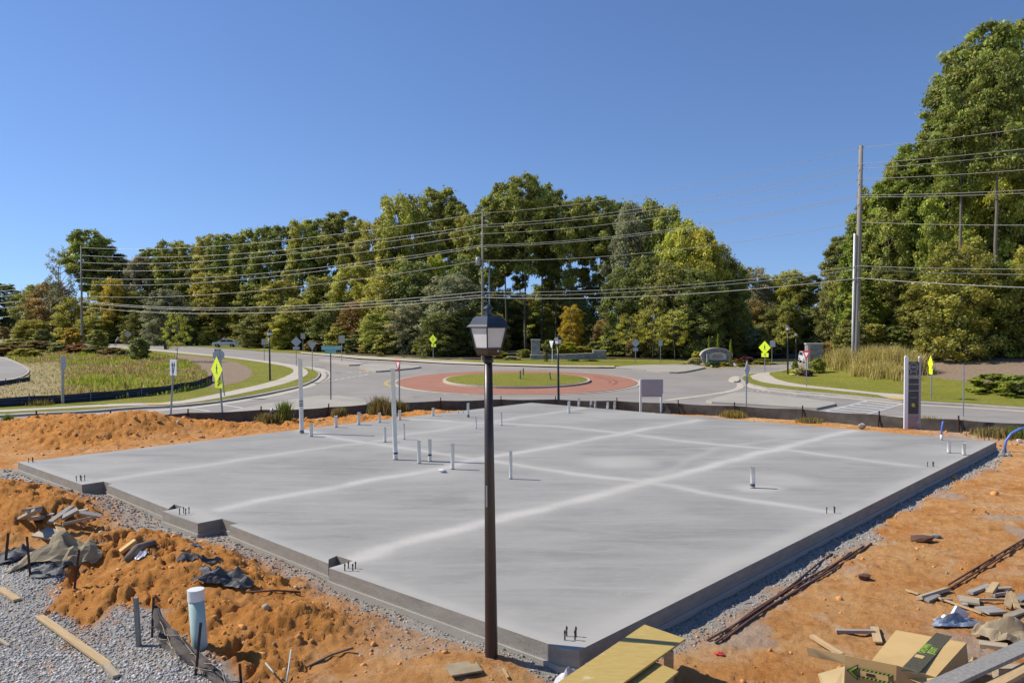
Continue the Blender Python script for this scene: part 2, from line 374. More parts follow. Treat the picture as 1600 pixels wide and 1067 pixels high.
def mkobj(name, me, mat, parent=None, smooth=False, loc=None, rz=0):
    if isinstance(mat, str): mat = M[mat]
    if mat and not me.materials: me.materials.append(mat)
    if smooth: me.polygons.foreach_set('use_smooth', [True] * len(me.polygons))
    o = bpy.data.objects.new(name, me); COL.objects.link(o)
    if parent: o.parent = parent
    if loc is not None: o.location = loc
    if rz: o.rotation_euler = (0, 0, rz)
    return o
def tag(o, label, cat, group=None):
    o['label'] = label; o['category'] = cat
    if group: o['group'] = group
    return o
def thing(name, label, cat, loc=(0, 0, 0), rz=0, group=None, tilt=(0, 0)):
    o = bpy.data.objects.new(name, None); COL.objects.link(o); o.location = loc; o.rotation_euler = (tilt[0], tilt[1], rz); o.empty_display_size = .2
    return tag(o, label, cat, group)
def dup(root, loc, rz=0, label=None, scale=None, group=None):
    r = root.copy(); COL.objects.link(r); r.location = loc; r.rotation_euler = (0, 0, rz)
    if scale: r.scale = scale
    if label: r['label'] = label
    if group: r['group'] = group
    for ch in list(root.children):
        c = ch.copy(); COL.objects.link(c); c.parent = r
        for g in ch.children:
            d = g.copy(); COL.objects.link(d); d.parent = c
    return r
def npmesh(name, V, F, tint=None, lay='tint', k=3):
    me = bpy.data.meshes.new(name); V = np.asarray(V, np.float32); F = np.asarray(F, np.int32)
    me.vertices.add(len(V)); me.vertices.foreach_set('co', V.ravel())
    me.loops.add(F.size); me.loops.foreach_set('vertex_index', F.ravel())
    me.polygons.add(len(F)); me.polygons.foreach_set('loop_start', np.arange(0, F.size, F.shape[1], dtype=np.int32)); me.polygons.foreach_set('loop_total', np.full(len(F), F.shape[1], np.int32))
    if tint is not None:
        a = me.color_attributes.new(lay, 'FLOAT_COLOR', 'POINT'); c = np.ones((len(V), 4), np.float32); c[:, :tint.shape[1]] = tint; a.data.foreach_set('color', c.ravel())
    me.update(calc_edges=True); me.validate(); return me

# ------------------------------------------------------------------ setting: draped sheets
def chaikin(p, n=2, closed=True):
    for _ in range(n):
        q = []
        m = len(p)
        for i in range(m if closed else m - 1):
            a, b = p[i], p[(i + 1) % m]; q += [a * .75 + b * .25, a * .25 + b * .75]
        if not closed: q = [p[0]] + q + [p[-1]]
        p = q
    return p
def W2(pts, smooth=0, closed=True):
    p = [RG(*q) for q in pts]; p = [Vector((q.x, q.y)) for q in p]
    return chaikin(p, smooth, closed) if smooth else p
def drape(name, poly, off, mat, grid=2.0, skirt=0., zf=None, tintf=None, kind='structure', parent=None):
    zf = zf or (lambda x, y: roadz(x, y))
    out = []
    for i, a in enumerate(poly):
        b = poly[(i + 1) % len(poly)]; n = max(1, min(400, int((b - a).length / grid)))
        out += [a + (b - a) * (k / n) for k in range(n)]
    xs = np.array([p.x for p in out]); ys = np.array([p.y for p in out])
    n = len(out); edges = [(i, (i + 1) % n) for i in range(n)]
    gx, gy = np.meshgrid(np.arange(xs.min() + grid / 2, xs.max(), grid), np.arange(ys.min() + grid / 2, ys.max(), grid)); gx, gy = gx.ravel(), gy.ravel()
    if len(gx):
        pl = list(zip(xs, ys)); k = pip(gx, gy, pl); gx, gy = gx[k], gy[k]
        if len(gx): k = dpoly(gx, gy, pl, True) > grid * .3; gx, gy = gx[k], gy[k]
    pts = [Vector((float(a), float(b))) for a, b in zip(xs, ys)] + [Vector((float(a), float(b))) for a, b in zip(gx, gy)]
    r = delaunay_2d_cdt(pts, edges, [], 1, 1e-5)
    vx = np.array([p.x for p in r[0]]); vy = np.array([p.y for p in r[0]]); vz = zf(vx, vy) + off
    V = np.stack([vx, vy, vz], 1); F = [tuple(f) for f in r[2]]
    F2 = []
    for f in F:
        a, b, c = V[f[0]], V[f[1]], V[f[2]]
        if (b[0] - a[0]) * (c[1] - a[1]) - (b[1] - a[1]) * (c[0] - a[0]) < 0: f = f[::-1]
        F2.append(f)
    me = npmesh(name, V, np.array(F2), tintf(vx, vy) if tintf else None, 'mask')
    o = mkobj(name, me, mat, parent)
    if kind: o['kind'] = kind
    if skirt:
        m = MB(); area = sum(out[i].x * out[(i + 1) % n].y - out[(i + 1) % n].x * out[i].y for i in range(n))
        zz = zf(xs, ys) + off
        vs = [(xs[i], ys[i], zz[i]) for i in range(n)] + [(xs[i], ys[i], zz[i] - skirt) for i in range(n)]
        fs = [(i, i + n, (i + 1) % n + n, (i + 1) % n) if area > 0 else ((i + 1) % n, (i + 1) % n + n, i + n, i) for i in range(n)]
        return o, vs, fs
    return o
def raised(name, poly, off, mat, grid=2., skirt=.25):
    o, vs, fs = drape(name, poly, off, mat, grid, skirt)
    me = o.data; m = MB(); V = [tuple(v.co) for v in me.vertices]; F = [tuple(p.vertices) for p in me.polygons]
    m.v = V; m.f = F; m.add(vs, fs)
    nm = bpy.data.meshes.new(name); nm.from_pydata(m.v, [], m.f); nm.update(); nm.materials.append(M[mat]); o.data = nm; bpy.data.meshes.remove(me); return o
def strip(name, pts, w, off, mat, smooth=1, kind='structure', px=True, steps=1.5):
    p = W2(pts, smooth, False) if px else pts
    q = []
    for a, b in zip(p, p[1:]):
        n = max(1, int((b - a).length / steps)); q += [a + (b - a) * (k / n) for k in range(n)]
    q.append(p[-1]); m = MB(); vs = []
    for i, c in enumerate(q):
        t = (q[min(i + 1, len(q) - 1)] - q[max(0, i - 1)]).normalized(); nrm = Vector((-t.y, t.x)) * w / 2
        for s in (1, -1):
            x, y = c.x + nrm.x * s, c.y + nrm.y * s; vs.append((x, y, float(roadz(np.array(x), np.array(y))) + off))
    m.add(vs, [(2 * i, 2 * i + 1, 2 * i + 3, 2 * i + 2)[::-1] for i in range(len(q) - 1)])
    # faces up
    o = m.build(name, mat)
    if kind: o['kind'] = kind
    return o

ASPH = [(-160, 528), (0, 528.5), (180, 533), (350, 543), (470, 553), (560, 562), (700, 569.5), (870, 575), (960, 576), (1040, 575), (1100, 577), (1160, 575), (1210, 570), (1250, 565.5), (1300, 564.5), (1300, 590), (1480, 612), (1760, 640), (1760, 700), (1300, 700), (800, 680), (300, 700), (-160, 720)]
asph = W2(ASPH)
ap = [(p.x, p.y) for p in asph]
drape('road', asph, .02, 'asphalt', 2.0)

# far ground: one fan-shaped sheet to the horizon
YS = 42.0
rows = [YS]
while rows[-1] < 2600: rows.append(rows[-1] * 1.013 + .12)
rows = np.array([YS - 14, YS - 8, YS - 4] + rows); cols = np.linspace(-1.5, 1.5, 420)
gy, gt = np.meshgrid(rows, cols, indexing='ij'); gx = gt * (gy * .95 + 12)
gz = elev(gx, gy, False)
inside = pip(gx, gy, ap)
gz = gz - .10 * inside - np.where(gy < YS - 1, .35, 0)
wide = (~inside) & (gy > 48)
gz = gz + np.where(wide & (dpoly(gx, gy, ap, True) > 1.0) & (gy < 400), (fbm(gx * .5, gy * .5, 3) - .5) * .25, 0)
gz = gz + np.where(gy > 330, (gy - 330) * .012 * sstep(-40, -160, gx - gy * -.15), 0)
nr, nc = gx.shape; idx = np.arange(nr * nc).reshape(nr, nc)
F = np.stack([idx[:-1, :-1], idx[:-1, 1:], idx[1:, 1:], idx[1:, :-1]], -1).reshape(-1, 4)
o = mkobj('ground', npmesh('ground', np.stack([gx, gy, gz], -1).reshape(-1, 3), F), 'farground', smooth=True); o['kind'] = 'structure'

# ------------------------------------------------------------------ slab outline
ZT = .30
SL = [(28, 722), (128, 757), (162, 752), (175, 756), (168, 757.5), (263, 795), (272, 787.5), (287, 792), (254, 798.5), (309, 817.5), (347, 810), (372, 817.5), (359, 820), (513, 880), (513.5, 873.5), (526, 868), (552, 876), (514, 887), (876, 1012), (905, 1015.5), (1557, 690), (830, 629)]
slab2 = [P(a, b, ZT).xy for a, b in SL]
slabp = [(p.x, p.y) for p in slab2]
BANDS = [([(514, 884), (760, 815), (1000, 757), (1190, 708), (1345, 668)], .42, 1.0), ([(340, 797), (400, 783), (660, 736), (800, 708), (940, 683), (1090, 656)], .42, .9),
    ([(165, 750), (380, 716), (580, 690), (740, 662), (800, 655), (910, 637)], .38, .65), ([(470, 672), (524, 684), (740, 716), (840, 731), (1000, 753), (1290, 799)], .36, .8),
    ([(640, 655), (860, 665), (972, 676), (1060, 689), (1250, 706), (1430, 728)], .36, .75), ([(28, 723), (290, 800), (514, 886), (890, 1012)], .5, .5), ([(890, 1012), (1200, 860), (1557, 690)], .45, .5),
    ([(1000, 757), (1120, 700), (1290, 676)], .30, .35), ([(60, 722), (400, 678), (830, 632)], .3, .25)]
SPOTS = [(970, 722, 1.0, .6), (1222, 750, .8, .5), (950, 648, 1.4, .35), (880, 655, 1.5, .3), (1213, 675, 1.2, .45), (1330, 690, 1.2, .35), (715, 664, 1.4, .4), (640, 648, 1.3, .3), (1000, 647, 1.5, .4), (1480, 705, 1.2, .4), (150, 728, 1.1, .3), (660, 740, 1.0, .3), (1185, 762, .5, .7), (640, 690, 1.4, .2)]
def slabmask(x, y):
    wx = x + (fbm(x * .6, y * .6, 5) - .5) * .45; wy = y + (fbm(x * .6, y * .6, 9) - .5) * .45
    m = np.zeros_like(x)
    for pts, w, a in BANDS:
        q = [(p.x, p.y) for p in (P(u, v, ZT) for u, v in pts)]
        d = dpoly(wx, wy, q); m = np.maximum(m, a * (.62 * np.exp(-(d / (w * .48)) ** 4) + .38 * np.exp(-(d / (w * 1.3)) ** 2)))
    for u, v, r, a in SPOTS:
        p = P(u, v, ZT); d = np.hypot(wx - p.x, wy - p.y); m = np.maximum(m, a * np.exp(-(d / r) ** 4))
    m = m * (.62 + .5 * fbm(x * 1.5, y * 1.5, 21))
    return np.stack([np.clip(m, 0, 1), m * 0, m * 0], 1)
sl = thing('concrete_slab', 'large grey concrete foundation slab with stepped front edge on the red clay', 'foundation')
top = drape('slab_top', slab2, 0, 'slab', .12, 0, lambda x, y: np.full_like(x, ZT), slabmask, None, sl)
sm = MB(); n = len(slab2)
cz = [ZT - .012, -.12]
c0 = Vector((0, 20))
vs = [(p.x, p.y, ZT) for p in slab2] + [(p.x, p.y, .10) for p in slab2]
sm.add(vs, [(i, (i + 1) % n, (i + 1) % n + n, i + n)[::-1] for i in range(n)])
# slightly proud footing lip, as the lower pour in the photograph
def off2(pl, d):
    out = []; m_ = len(pl); ar = sum(pl[i].x * pl[(i + 1) % m_].y - pl[(i + 1) % m_].x * pl[i].y for i in range(m_)); s = 1 if ar < 0 else -1
    for i in range(m_):
        a, b, c = pl[i - 1], pl[i], pl[(i + 1) % m_]; t1 = (b - a).normalized(); t2 = (c - b).normalized(); n1 = Vector((-t1.y, t1.x)) * s; n2 = Vector((-t2.y, t2.x)) * s
        v = (n1 + n2); v = v.normalized() / max(.6, v.length / 2) if v.length > .3 else n1; out.append(b + v * d)
    return out
lip = off2(slab2, .025)
sm.build('slab_edge', 'slabside', sl)
lm = MB(); vs = [(p.x, p.y, .10) for p in slab2] + [(p.x, p.y, .097) for p in lip] + [(p.x, p.y, -.3) for p in lip]
lm.add(vs, [(i, (i + 1) % n, (i + 1) % n + n, i + n)[::-1] for i in range(n)] + [(i + n, (i + 1) % n + n, (i + 1) % n + 2 * n, i + 2 * n)[::-1] for i in range(n)])
lm.build('footing_lip', 'slabside', sl)
def bolts(px, py, offs, h=.13):
    h *= .85
    c = P(px, py, ZT)
    for dx, dy in offs:
        m = MB(); m.tube((c.x + dx, c.y + dy, ZT - .02), (c.x + dx, c.y + dy, ZT + h),   .009, .009, 8); m.tube((c.x + dx, c.y + dy, ZT + h - .035), (c.x + dx, c.y + dy, ZT + h - .015), .014, .014, 6); m.build('anchor_bolt', 'bolt', sl)
Q4 = [(-.06, -.05), (.06, -.05), (-.03, .07), (.08, .06)]
for px, py, h in ((890, 997, .14), (546, 890, .13), (287, 803, .15), (125, 751, .15)): bolts(px, py, Q4, h)
for px, py in ((50, 722),): bolts(px, py, Q4[:3], .15)
for px, py in ((1298, 802), (1454, 729), (1542, 687)): bolts(px, py, [(-.08, 0), (.08, .0), (.10, .08)], .15)
bolts(800 - 80, 646, [(-.1, 0), (.1, 0)], .1)

# ------------------------------------------------------------------ near site ground
yr = [3.2]
while yr[-1] < YS: yr.append(yr[-1] + .0046 * (yr[-1] + .5))
yr = np.array(yr); cols = np.linspace(-1, 1, 900)
gy, gt = np.meshgrid(yr, cols, indexing='ij'); gx = gt * (gy * .86 + 3.0)
GRAV = [P(a, b, 0) for a, b in ((-120, 862), (0, 872), (45, 884), (75, 905), (105, 925), (92, 948), (75, 965), (150, 990), (185, 968), (225, 975), (262, 1000), (300, 1022), (345, 1050), (400, 1120), (430, 1200), (-300, 1200), (-300, 900))]
gravp = [(p.x, p.y) for p in GRAV]
wx = gx + (fbm(gx * 1.6, gy * 1.6, 31) - .5) * .6; wy = gy + (fbm(gx * 1.6, gy * 1.6, 37) - .5) * .6
def soft_in(x, y, pl, w):
    d = dpoly(x, y, pl, True); s = np.where(pip(x, y, pl), d, -d); return sstep(-w, w, s)
near = np.abs(gy) < 50
grav = soft_in(wx, wy, gravp, .10)
ds = dpoly(wx, wy, slabp, True); insl = pip(gx, gy, slabp)
rough_e = fbm(gx * .5, gy * .5, 41)
dust = sstep(.10 + .95 * rough_e, .0 + .40 * rough_e, ds) * (~insl)
lft = (gx < 0) & (gy < 25)
dust = np.where(lft, np.maximum(dust, sstep(1.25, .35, ds) * sstep(.40, .58, fbm(gx * .9, gy * .9, 43))), dust)
dust = dust * np.where((gx < 0) & (gy > 22), .25, 1)
patch = sstep(.62, .72, fbm(gx * .7 + 4, gy * .7, 47)) * .55
mh = np.zeros_like(gx)
for mx, my, rx, ry, h in MOUNDS[:20]:
    q = ((gx - mx) / rx) ** 2 + ((gy - my) / ry) ** 2; mh = np.maximum(mh, np.exp(-q * .55))
dust = dust * (1 - mh * .8) * np.where((gx > -3.4) & (gx < .5) & (gy < 14), np.where(ds > .22, .35, 1), 1)
yf = np.interp(gx, FX, FY)
dry = sstep(-1.5, -.5, gy - yf) * .9
base = elev(gx, gy)
lo = .35 + .65 * np.clip(mh * 1.3, 0, 1)
n1 = fbm(gx * .8, gy * .8, 51) - .5; n2 = fbm(gx * 3.1, gy * 3.1, 57, 3) - .5; n3 = fbm(gx * 9, gy * 9, 61, 3) - .5
def chunks(x, y, s, thr=.45):
    xi, yi = np.floor(x), np.floor(y); best = np.zeros_like(x)
    for i in (-1, 0, 1):
        for j in (-1, 0, 1):
            cx, cy = xi + i, yi + j; px_ = cx + hsh(cx, cy, s); py_ = cy + hsh(cx, cy, s + 1); on = hsh(cx, cy, s + 2); rr = .25 + .45 * hsh(cx, cy, s + 3); ang = hsh(cx, cy, s + 4) * 6.28
            dx, dy = x - px_, y - py_; u = np.abs(dx * np.cos(ang) + dy * np.sin(ang)); v = np.abs(-dx * np.sin(ang) + dy * np.cos(ang)) * 1.35
            best = np.maximum(best, np.clip((rr - np.maximum(u, v)) / .22, 0, 1) * (.3 + .7 * on) * rr * (on > thr))
    return best
wxx = gx + (vn(gx * 7, gy * 7, 91) - .5) * .12; wyy = gy + (vn(gx * 7, gy * 7, 93) - .5) * .12
cl = chunks(wxx * 2.6, wyy * 2.6, 101, .5) ; cl2 = chunks(wxx * 6.5, wyy * 6.5, 111, .35); cl3 = chunks(gx * 13, gy * 13, 121, .3)
clf = (1 - grav) * (1 - .7 * dust)
z = base + clf * lo * (n1 * .17 + n2 * .12 + n3 * .06 + cl * .05 + cl2 * .08 + cl3 * .06 * (gy < 20)) + grav * (n2 * .05 + n3 * .02) + dust * (n2 * .05 + n3 * .03)
rill = np.abs(fbm(gx * 1.5, gy * 1.5, 73, 3) - .5); z = z - clf * np.clip(mh, 0, 1) * .13 * np.exp(-(rill / .03) ** 2)
away = sstep(0, .5, dpoly(gx, gy, slabp, True))
z = np.where(insl, -.25, np.minimum(z, base + .02 + away * .8))
z = z - sstep(YS - 1.5, YS, gy) * .5 - np.where(pip(gx, gy, ap) & (gy > yf + 1.2), .2, 0)
nr, nc = gx.shape; idx = np.arange(nr * nc).reshape(nr, nc)
F = np.stack([idx[:-1, :-1], idx[:-1, 1:], idx[1:, 1:], idx[1:, :-1]], -1).reshape(-1, 4)
keep = ~(insl.ravel()[F].all(1)); F = F[keep]
mask = np.stack([np.clip(np.maximum(grav, np.maximum(dust, patch * (1 - mh) * (gx > -8))), 0, 1), np.clip(mh * 1.5, 0, 1), dry], -1).reshape(-1, 3)
o = mkobj('site_ground', npmesh('site_ground', np.stack([gx, gy, z], -1).reshape(-1, 3), F, mask, 'mask'), 'clay', smooth=True); o['kind'] = 'structure'
SGX, SGY, SGZ = gx, gy, z
def ground_at(x, y):
    """height of the built site ground sheet"""
    x = np.asarray(x, float); y = np.asarray(y, float)
    i = np.clip(np.searchsorted(yr, y) - 1, 0, len(yr) - 2); fy = np.clip((y - yr[i]) / (yr[i + 1] - yr[i]), 0, 1)
    t = (x / (y * .86 + 3.0) + 1) / 2 * (len(cols) - 1); j = np.clip(t.astype(int), 0, len(cols) - 2); fx = np.clip(t - j, 0, 1)
    a = z[i, j] * (1 - fx) + z[i, j + 1] * fx; b = z[i + 1, j] * (1 - fx) + z[i + 1, j + 1] * fx
    return a * (1 - fy) + b * fy
def GZ(p): return float(ground_at(p[0], p[1]))
def GS(px, py):
    """site point: photograph position on the built sheet"""
    p = G(px, py)
    for _ in range(4):
        p = P(px, py, GZ(p))
    return p

# stones and clods
ICO_V = np.array([(0, 0, 1), (.894, 0, .447), (.276, .851, .447), (-.724, .526, .447), (-.724, -.526, .447), (.276, -.851, .447), (.724, .526, -.447), (-.276, .851, -.447), (-.894, 0, -.447), (-.276, -.851, -.447), (.724, -.526, -.447), (0, 0, -1)])
ICO_F = np.array([(0, 1, 2), (0, 2, 3), (0, 3, 4), (0, 4, 5), (0, 5, 1), (1, 6, 2), (2, 7, 3), (3, 8, 4), (4, 9, 5), (5, 10, 1), (1, 10, 6), (2, 6, 7), (3, 7, 8), (4, 8, 9), (5, 9, 10)])
def scatter(name, x, y, s, cols_, flat=.6, label=None):
    n = len(x); zz = ground_at(x, y)
    V = ICO_V[None] * (1 + rng.uniform(-.35, .35, (n, 12, 1))) ; V = V * rng.uniform(.6, 1.2, (n, 1, 3)) * s[:, None, None]; V[:, :, 2] *= flat
    a = rng.uniform(0, 6.28, n); ca, sa = np.cos(a)[:, None], np.sin(a)[:, None]
    X = V[:, :, 0] * ca - V[:, :, 1] * sa; Y = V[:, :, 0] * sa + V[:, :, 1] * ca
    V = np.stack([X + x[:, None], Y + y[:, None], V[:, :, 2] + (zz + s * .18)[:, None]], -1).reshape(-1, 3)
    F = (ICO_F[None] + (np.arange(n) * 12)[:, None, None]).reshape(-1, 3)
    t = np.repeat(cols_, 12, 0)
    o = mkobj(name, npmesh(name, V, F, t), 'pebble'); o['kind'] = 'stuff'
    if label: tag(o, label, name.replace('_', ' '))
    return o
def vis(n, y0, y1, f=None, spread=.72):
    y = y0 * (y1 / y0) ** rng.random(n); x = (rng.random(n) * 2 - 1) * (y * spread + .5)
    k = f(x, y); return x[k], y[k]
x, y = vis(90000, 7.6, 17, lambda x, y: pip(x, y, gravp))
x, y = x[:19000], y[:19000]
g = rng.uniform(.22, .62, (len(x), 1)); c = g * np.array([[1, .96, .90]]) + rng.uniform(-.02, .02, (len(x), 3)); gn = fbm(x * 1.1, y * 1.1, 133); c = c * (.8 + .5 * fbm(x * .7, y * .7, 137))[:, None]; pk = rng.random(len(x)) < .05 + .35 * (gn > .6); c[pk] = c[pk] * np.array([1.15, .72, .48])
scatter('gravel', x, y, rng.uniform(.010, .024, len(x)), c, .7, 'grey crushed stone gravel in the lower left corner')
def inm(x, y):
    i = np.clip(np.searchsorted(yr, y), 0, len(yr) - 1); j = np.clip(((x / (y * .86 + 3.0) + 1) / 2 * (len(cols) - 1)).astype(int), 0, len(cols) - 1); return i, j
def dens(x, y):
    i, j = inm(x, y); return (~pip(x, y, slabp)) & (rng.random(len(x)) < (.10 + 1.0 * mh[i, j]) * (1 - grav[i, j])) & (y < yf[i, j] + .2)
x, y = vis(60000, 8, 34, dens); x, y = x[:19000], y[:19000]
s = np.minimum(.006 / rng.power(1.9, len(x)), .055); s = s * rng.uniform(.6, 1.3, len(x)) * np.clip(y / 14, .8, 1.7)
c = np.array([[.60, .275, .085]]) * rng.uniform(.6, 1.25, (len(x), 1)); pk = rng.random(len(x)) < .14; c[pk] = np.array([.50, .38, .26]) * rng.uniform(.6, 1.2, (pk.sum(), 1)); pk = rng.random(len(x)) < .08; c[pk] = np.array([.24, .12, .07])
scatter('clay_clods', x, y, s, c, .75, 'loose orange clay clods and chips over the dug heaps')
def dd(x, y):
    i, j = inm(x, y); return (~pip(x, y, slabp)) & (rng.random(len(x)) < dust[i, j] * 1.2)
x, y = vis(60000, 8, 26, dd); x, y = x[:6000], y[:6000]
c = rng.uniform(.15, .42, (len(x), 1)) * np.array([[1, .94, .86]])
scatter('stone_chips', x, y, rng.uniform(.010, .030, len(x)) * np.clip(y / 13, .8, 1.5), c, .6, 'grey stone chips spilled along the foot of the slab')

# ------------------------------------------------------------------ kerbed areas, islands, walks, markings
K1 = [(-160, 661), (0, 653), (60, 649), (136, 646), (210, 639.5), (273, 637), (328, 632), (380, 624), (420, 617), (470, 606), (493, 596), (501, 588), (499, 582), (486, 577), (463, 572), (420, 566), (380, 561), (300, 552), (230, 545), (180, 541), (60, 537), (-160, 535)]
k1 = W2(K1, 1)
raised('kerb', k1, .13, 'kerb', 2.5)
g1 = W2([(-160, 658.5), (0, 650.5), (60, 647), (136, 644), (210, 637.5), (273, 635.5), (328, 630.5), (380, 622.5), (420, 615), (470, 604), (491, 594), (498, 587.5), (496, 583), (484, 578.5), (461, 573), (420, 566.8), (380, 561.7), (300, 552.7), (230, 545.7), (180, 541.7), (60, 537.6), (-160, 535.6)], 1)
drape('lawn', g1, .145, 'lawn', 2.0)
drape('sidewalk', W2([(-160, 656), (0, 648), (80, 643.5), (150, 639.5), (215, 637.3), (273, 635.8), (330, 628), (380, 617.5), (420, 609), (450, 601), (477, 591), (483, 583), (470, 575), (430, 567.6), (380, 561.9), (300, 553.2), (230, 546.2), (160, 541.5), (160, 543), (230, 548.5), (300, 555.5), (380, 564), (425, 570.5), (450, 575.5), (461, 581), (452, 589), (420, 601), (330, 621), (265, 633.2), (190, 634), (80, 640.5), (0, 645), (-160, 652)], 1), .157, 'walk', 1.5)
drape('mulch_bed', W2([(215, 552), (290, 557), (350, 564), (385, 573), (397, 586), (385, 597), (350, 606), (326, 609), (300, 600), (250, 590), (200, 575)], 2), .152, 'mulch', 1.5)
bas = W2([(-160, 538), (60, 540), (150, 545), (225, 553), (290, 566), (318, 582), (328, 597), (330, 605), (275, 619), (190, 626), (100, 633), (0, 640), (-160, 648)], 1)
drape('dry_basin_ground', bas, .165, 'farground', 1.5)
raised('kerb', W2([(-160, 548), (0, 559.5), (26, 568.5), (45, 579), (47, 586.5), (30, 596), (0, 600.5), (-160, 606)], 2), .26, 'kerb', 2)
drape('cul_de_sac', W2([(-160, 551), (0, 562), (24, 570.5), (41, 580), (43, 586), (28, 593.5), (0, 598), (-160, 603)], 2), .275, 'asphalt', 2)
K2 = [(1156, 593), (1160, 598), (1177, 605), (1197, 609), (1242, 614), (1300, 619), (1338, 622.8), (1409, 630), (1521, 636), (1600, 641.5), (1760, 654), (1760, 560), (1500, 548), (1300, 563.5), (1255, 570), (1234, 575.5), (1218, 581), (1195, 584), (1175, 584.5), (1163, 587)]
k2 = W2(K2); raised('kerb', k2, .13, 'kerb', 1.5)
drape('lawn', W2([(1159, 593), (1163, 597.5), (1179, 603.5), (1199, 607.5), (1243, 612.3), (1300, 617.2), (1338, 620.7), (1409, 628), (1521, 634), (1600, 639.3), (1760, 652), (1760, 600), (1640, 612), (1560, 601), (1500, 592), (1440, 586), (1370, 586), (1338, 582), (1300, 577), (1270, 575), (1240, 577), (1219, 582.2), (1196, 585), (1176, 585.8), (1166, 588)], 0), .145, 'lawn', 1.5)
drape('mulch_bank', W2([(1236, 576), (1300, 577.3), (1340, 584), (1400, 588), (1440, 590), (1500, 598), (1560, 608), (1640, 620), (1760, 632), (1760, 540), (1500, 548), (1300, 563.8), (1255, 570.5)], 0), .15, 'mulch', 1.2)
drape('sidewalk', W2([(1203, 584.6), (1202, 588), (1213, 595), (1232, 600.5), (1264, 605.5), (1322, 611.5), (1371, 617), (1437, 621.5), (1437, 629.6), (1395, 627.8), (1371, 620.4), (1322, 615), (1264, 609.3), (1239, 607), (1211, 603.5), (1191, 600), (1176, 595), (1172, 590), (1184, 586)], 0), .157, 'walk', 1.2)
drape('tactile_pad', W2([(1384, 623.2), (1413, 625.2), (1413, 628.6), (1390, 626.8)]), .166, 'tactile', 1)
drape('tactile_pad', W2([(225, 634.4), (262, 634.2), (270, 636), (232, 636.8)]), .166, 'tactile', 1)
drape('lawn', W2([(690, 566), (760, 563), (830, 560), (950, 561), (1080, 564), (1075, 569), (1040, 571), (960, 573), (880, 572.6), (760, 568.8)], 1), .06, 'lawn', 2)
drape('lawn', W2([(240, 530), (400, 543), (560, 556), (690, 563), (690, 567), (560, 560.5), (400, 548.5), (240, 537)], 0), .05, 'lawn', 3)
drape('sidewalk', W2([(470, 551.5), (560, 558), (640, 562.5), (700, 565.5), (760, 568.3), (880, 572.6), (960, 573.4), (960, 575.2), (880, 575.0), (700, 569.6), (560, 561.5), (470, 553.4)], 0), .12, 'walk', 2)
raised('traffic_island', W2([(513, 618.5), (583, 629), (566, 639), (470, 647), (380, 652), (330, 653), (370, 643), (425, 632.5)], 1), .15, 'island', 1.2)
raised('traffic_island', W2([(559, 574), (584, 582), (596, 582), (661, 575.8), (650, 573), (600, 570.8), (571, 570)], 1), .15, 'island', 1.2)
raised('traffic_island', W2([(495, 563.4), (508, 565.8), (542, 572), (556, 572), (574, 570.4), (537, 565), (515, 563)], 1), .15, 'island', 1.2)
raised('traffic_island', W2([(1103, 629), (1148, 616.2), (1168, 615.2), (1236, 623), (1303, 631.5), (1305, 635), (1276, 641.3), (1248, 639.5), (1160, 634), (1112, 631.3)], 0), .15, 'island', 1.2)
raised('traffic_island', W2([(950, 576), (1000, 572), (1076, 571), (1106, 575.2), (1088, 579.5), (1064, 584), (1040, 583.5), (1000, 579)], 1), .15, 'island', 1.5)
raised('traffic_island', W2([(1137, 595.8), (1143, 590.5), (1155, 589.5), (1156, 596), (1150, 598.8)], 1), .12, 'walk', 1)
# kerb line behind the fence
strip('kerb', [(-100, 676), (150, 662), (300, 652.5), (420, 650), (600, 640)], .7, .14, 'kerb', 0)
strip('gutter', [(1130, 637), (1248, 645), (1420, 654), (1600, 667), (1740, 682)], 1.3, .03, 'walk', 0)
strip('kerb', [(1130, 640), (1248, 648.5), (1420, 658), (1600, 672), (1740, 690)], .4, .14, 'kerb', 0)
strip('gutter', [(1166, 600.8), (1177, 606.3), (1197, 610.3), (1242, 615.3), (1300, 620.4), (1338, 624.2), (1409, 631.6), (1521, 638), (1600, 643.5), (1740, 655)], .6, .03, 'walk', 0)
strip('gutter', [(1156, 599), (1158, 605), (1145, 611.5), (1100, 618.5), (1040, 626)], .5, .03, 'walk', 1)
strip('gutter', [(150, 648), (280, 640), (380, 627), (440, 616), (495, 600), (512, 588), (506, 579), (480, 573)], .8, .03, 'walk', 1)
# roundabout
cc = (RG(617, 599).xy + RG(998, 599).xy) / 2; nearp = RG(807, 618); farp = RG(807, 580.6)
CX, CY = (cc.x + RG(807, 599).x) / 2, (nearp.y + farp.y) / 2; RO = ((farp.y - nearp.y) / 2 + (RG(998, 599).x - RG(617, 599).x) / 2) / 2
RI = RO * (234 / 381.)
def circ(r, n=72): return [Vector((CX + r * math.cos(2 * math.pi * k / n), CY + r * math.sin(2 * math.pi * k / n))) for k in range(n)]
raised('apron_rim', circ(RO + .28), .05, 'walk', 2); raised('roundabout_apron', circ(RO), .075, 'paver', 1.5)
raised('kerb', circ(RI), .22, 'walk', 1.5)
def dome(x, y): r = np.hypot(x - CX, y - CY); return roadz(x, y) + .25 * (1 - (r / RI) ** 2)
drape('roundabout_lawn', circ(RI - .22), .225, 'lawn', 1.0, 0, dome)
def arc(r, a0, a1, w, mat, off=.03):
    pts = [Vector((CX + r * math.cos(R(a)), CY + r * math.sin(R(a)))) for a in np.linspace(a0, a1, 24)]
    strip('road_marking', pts, w, off, mat, 0, 'structure', False)
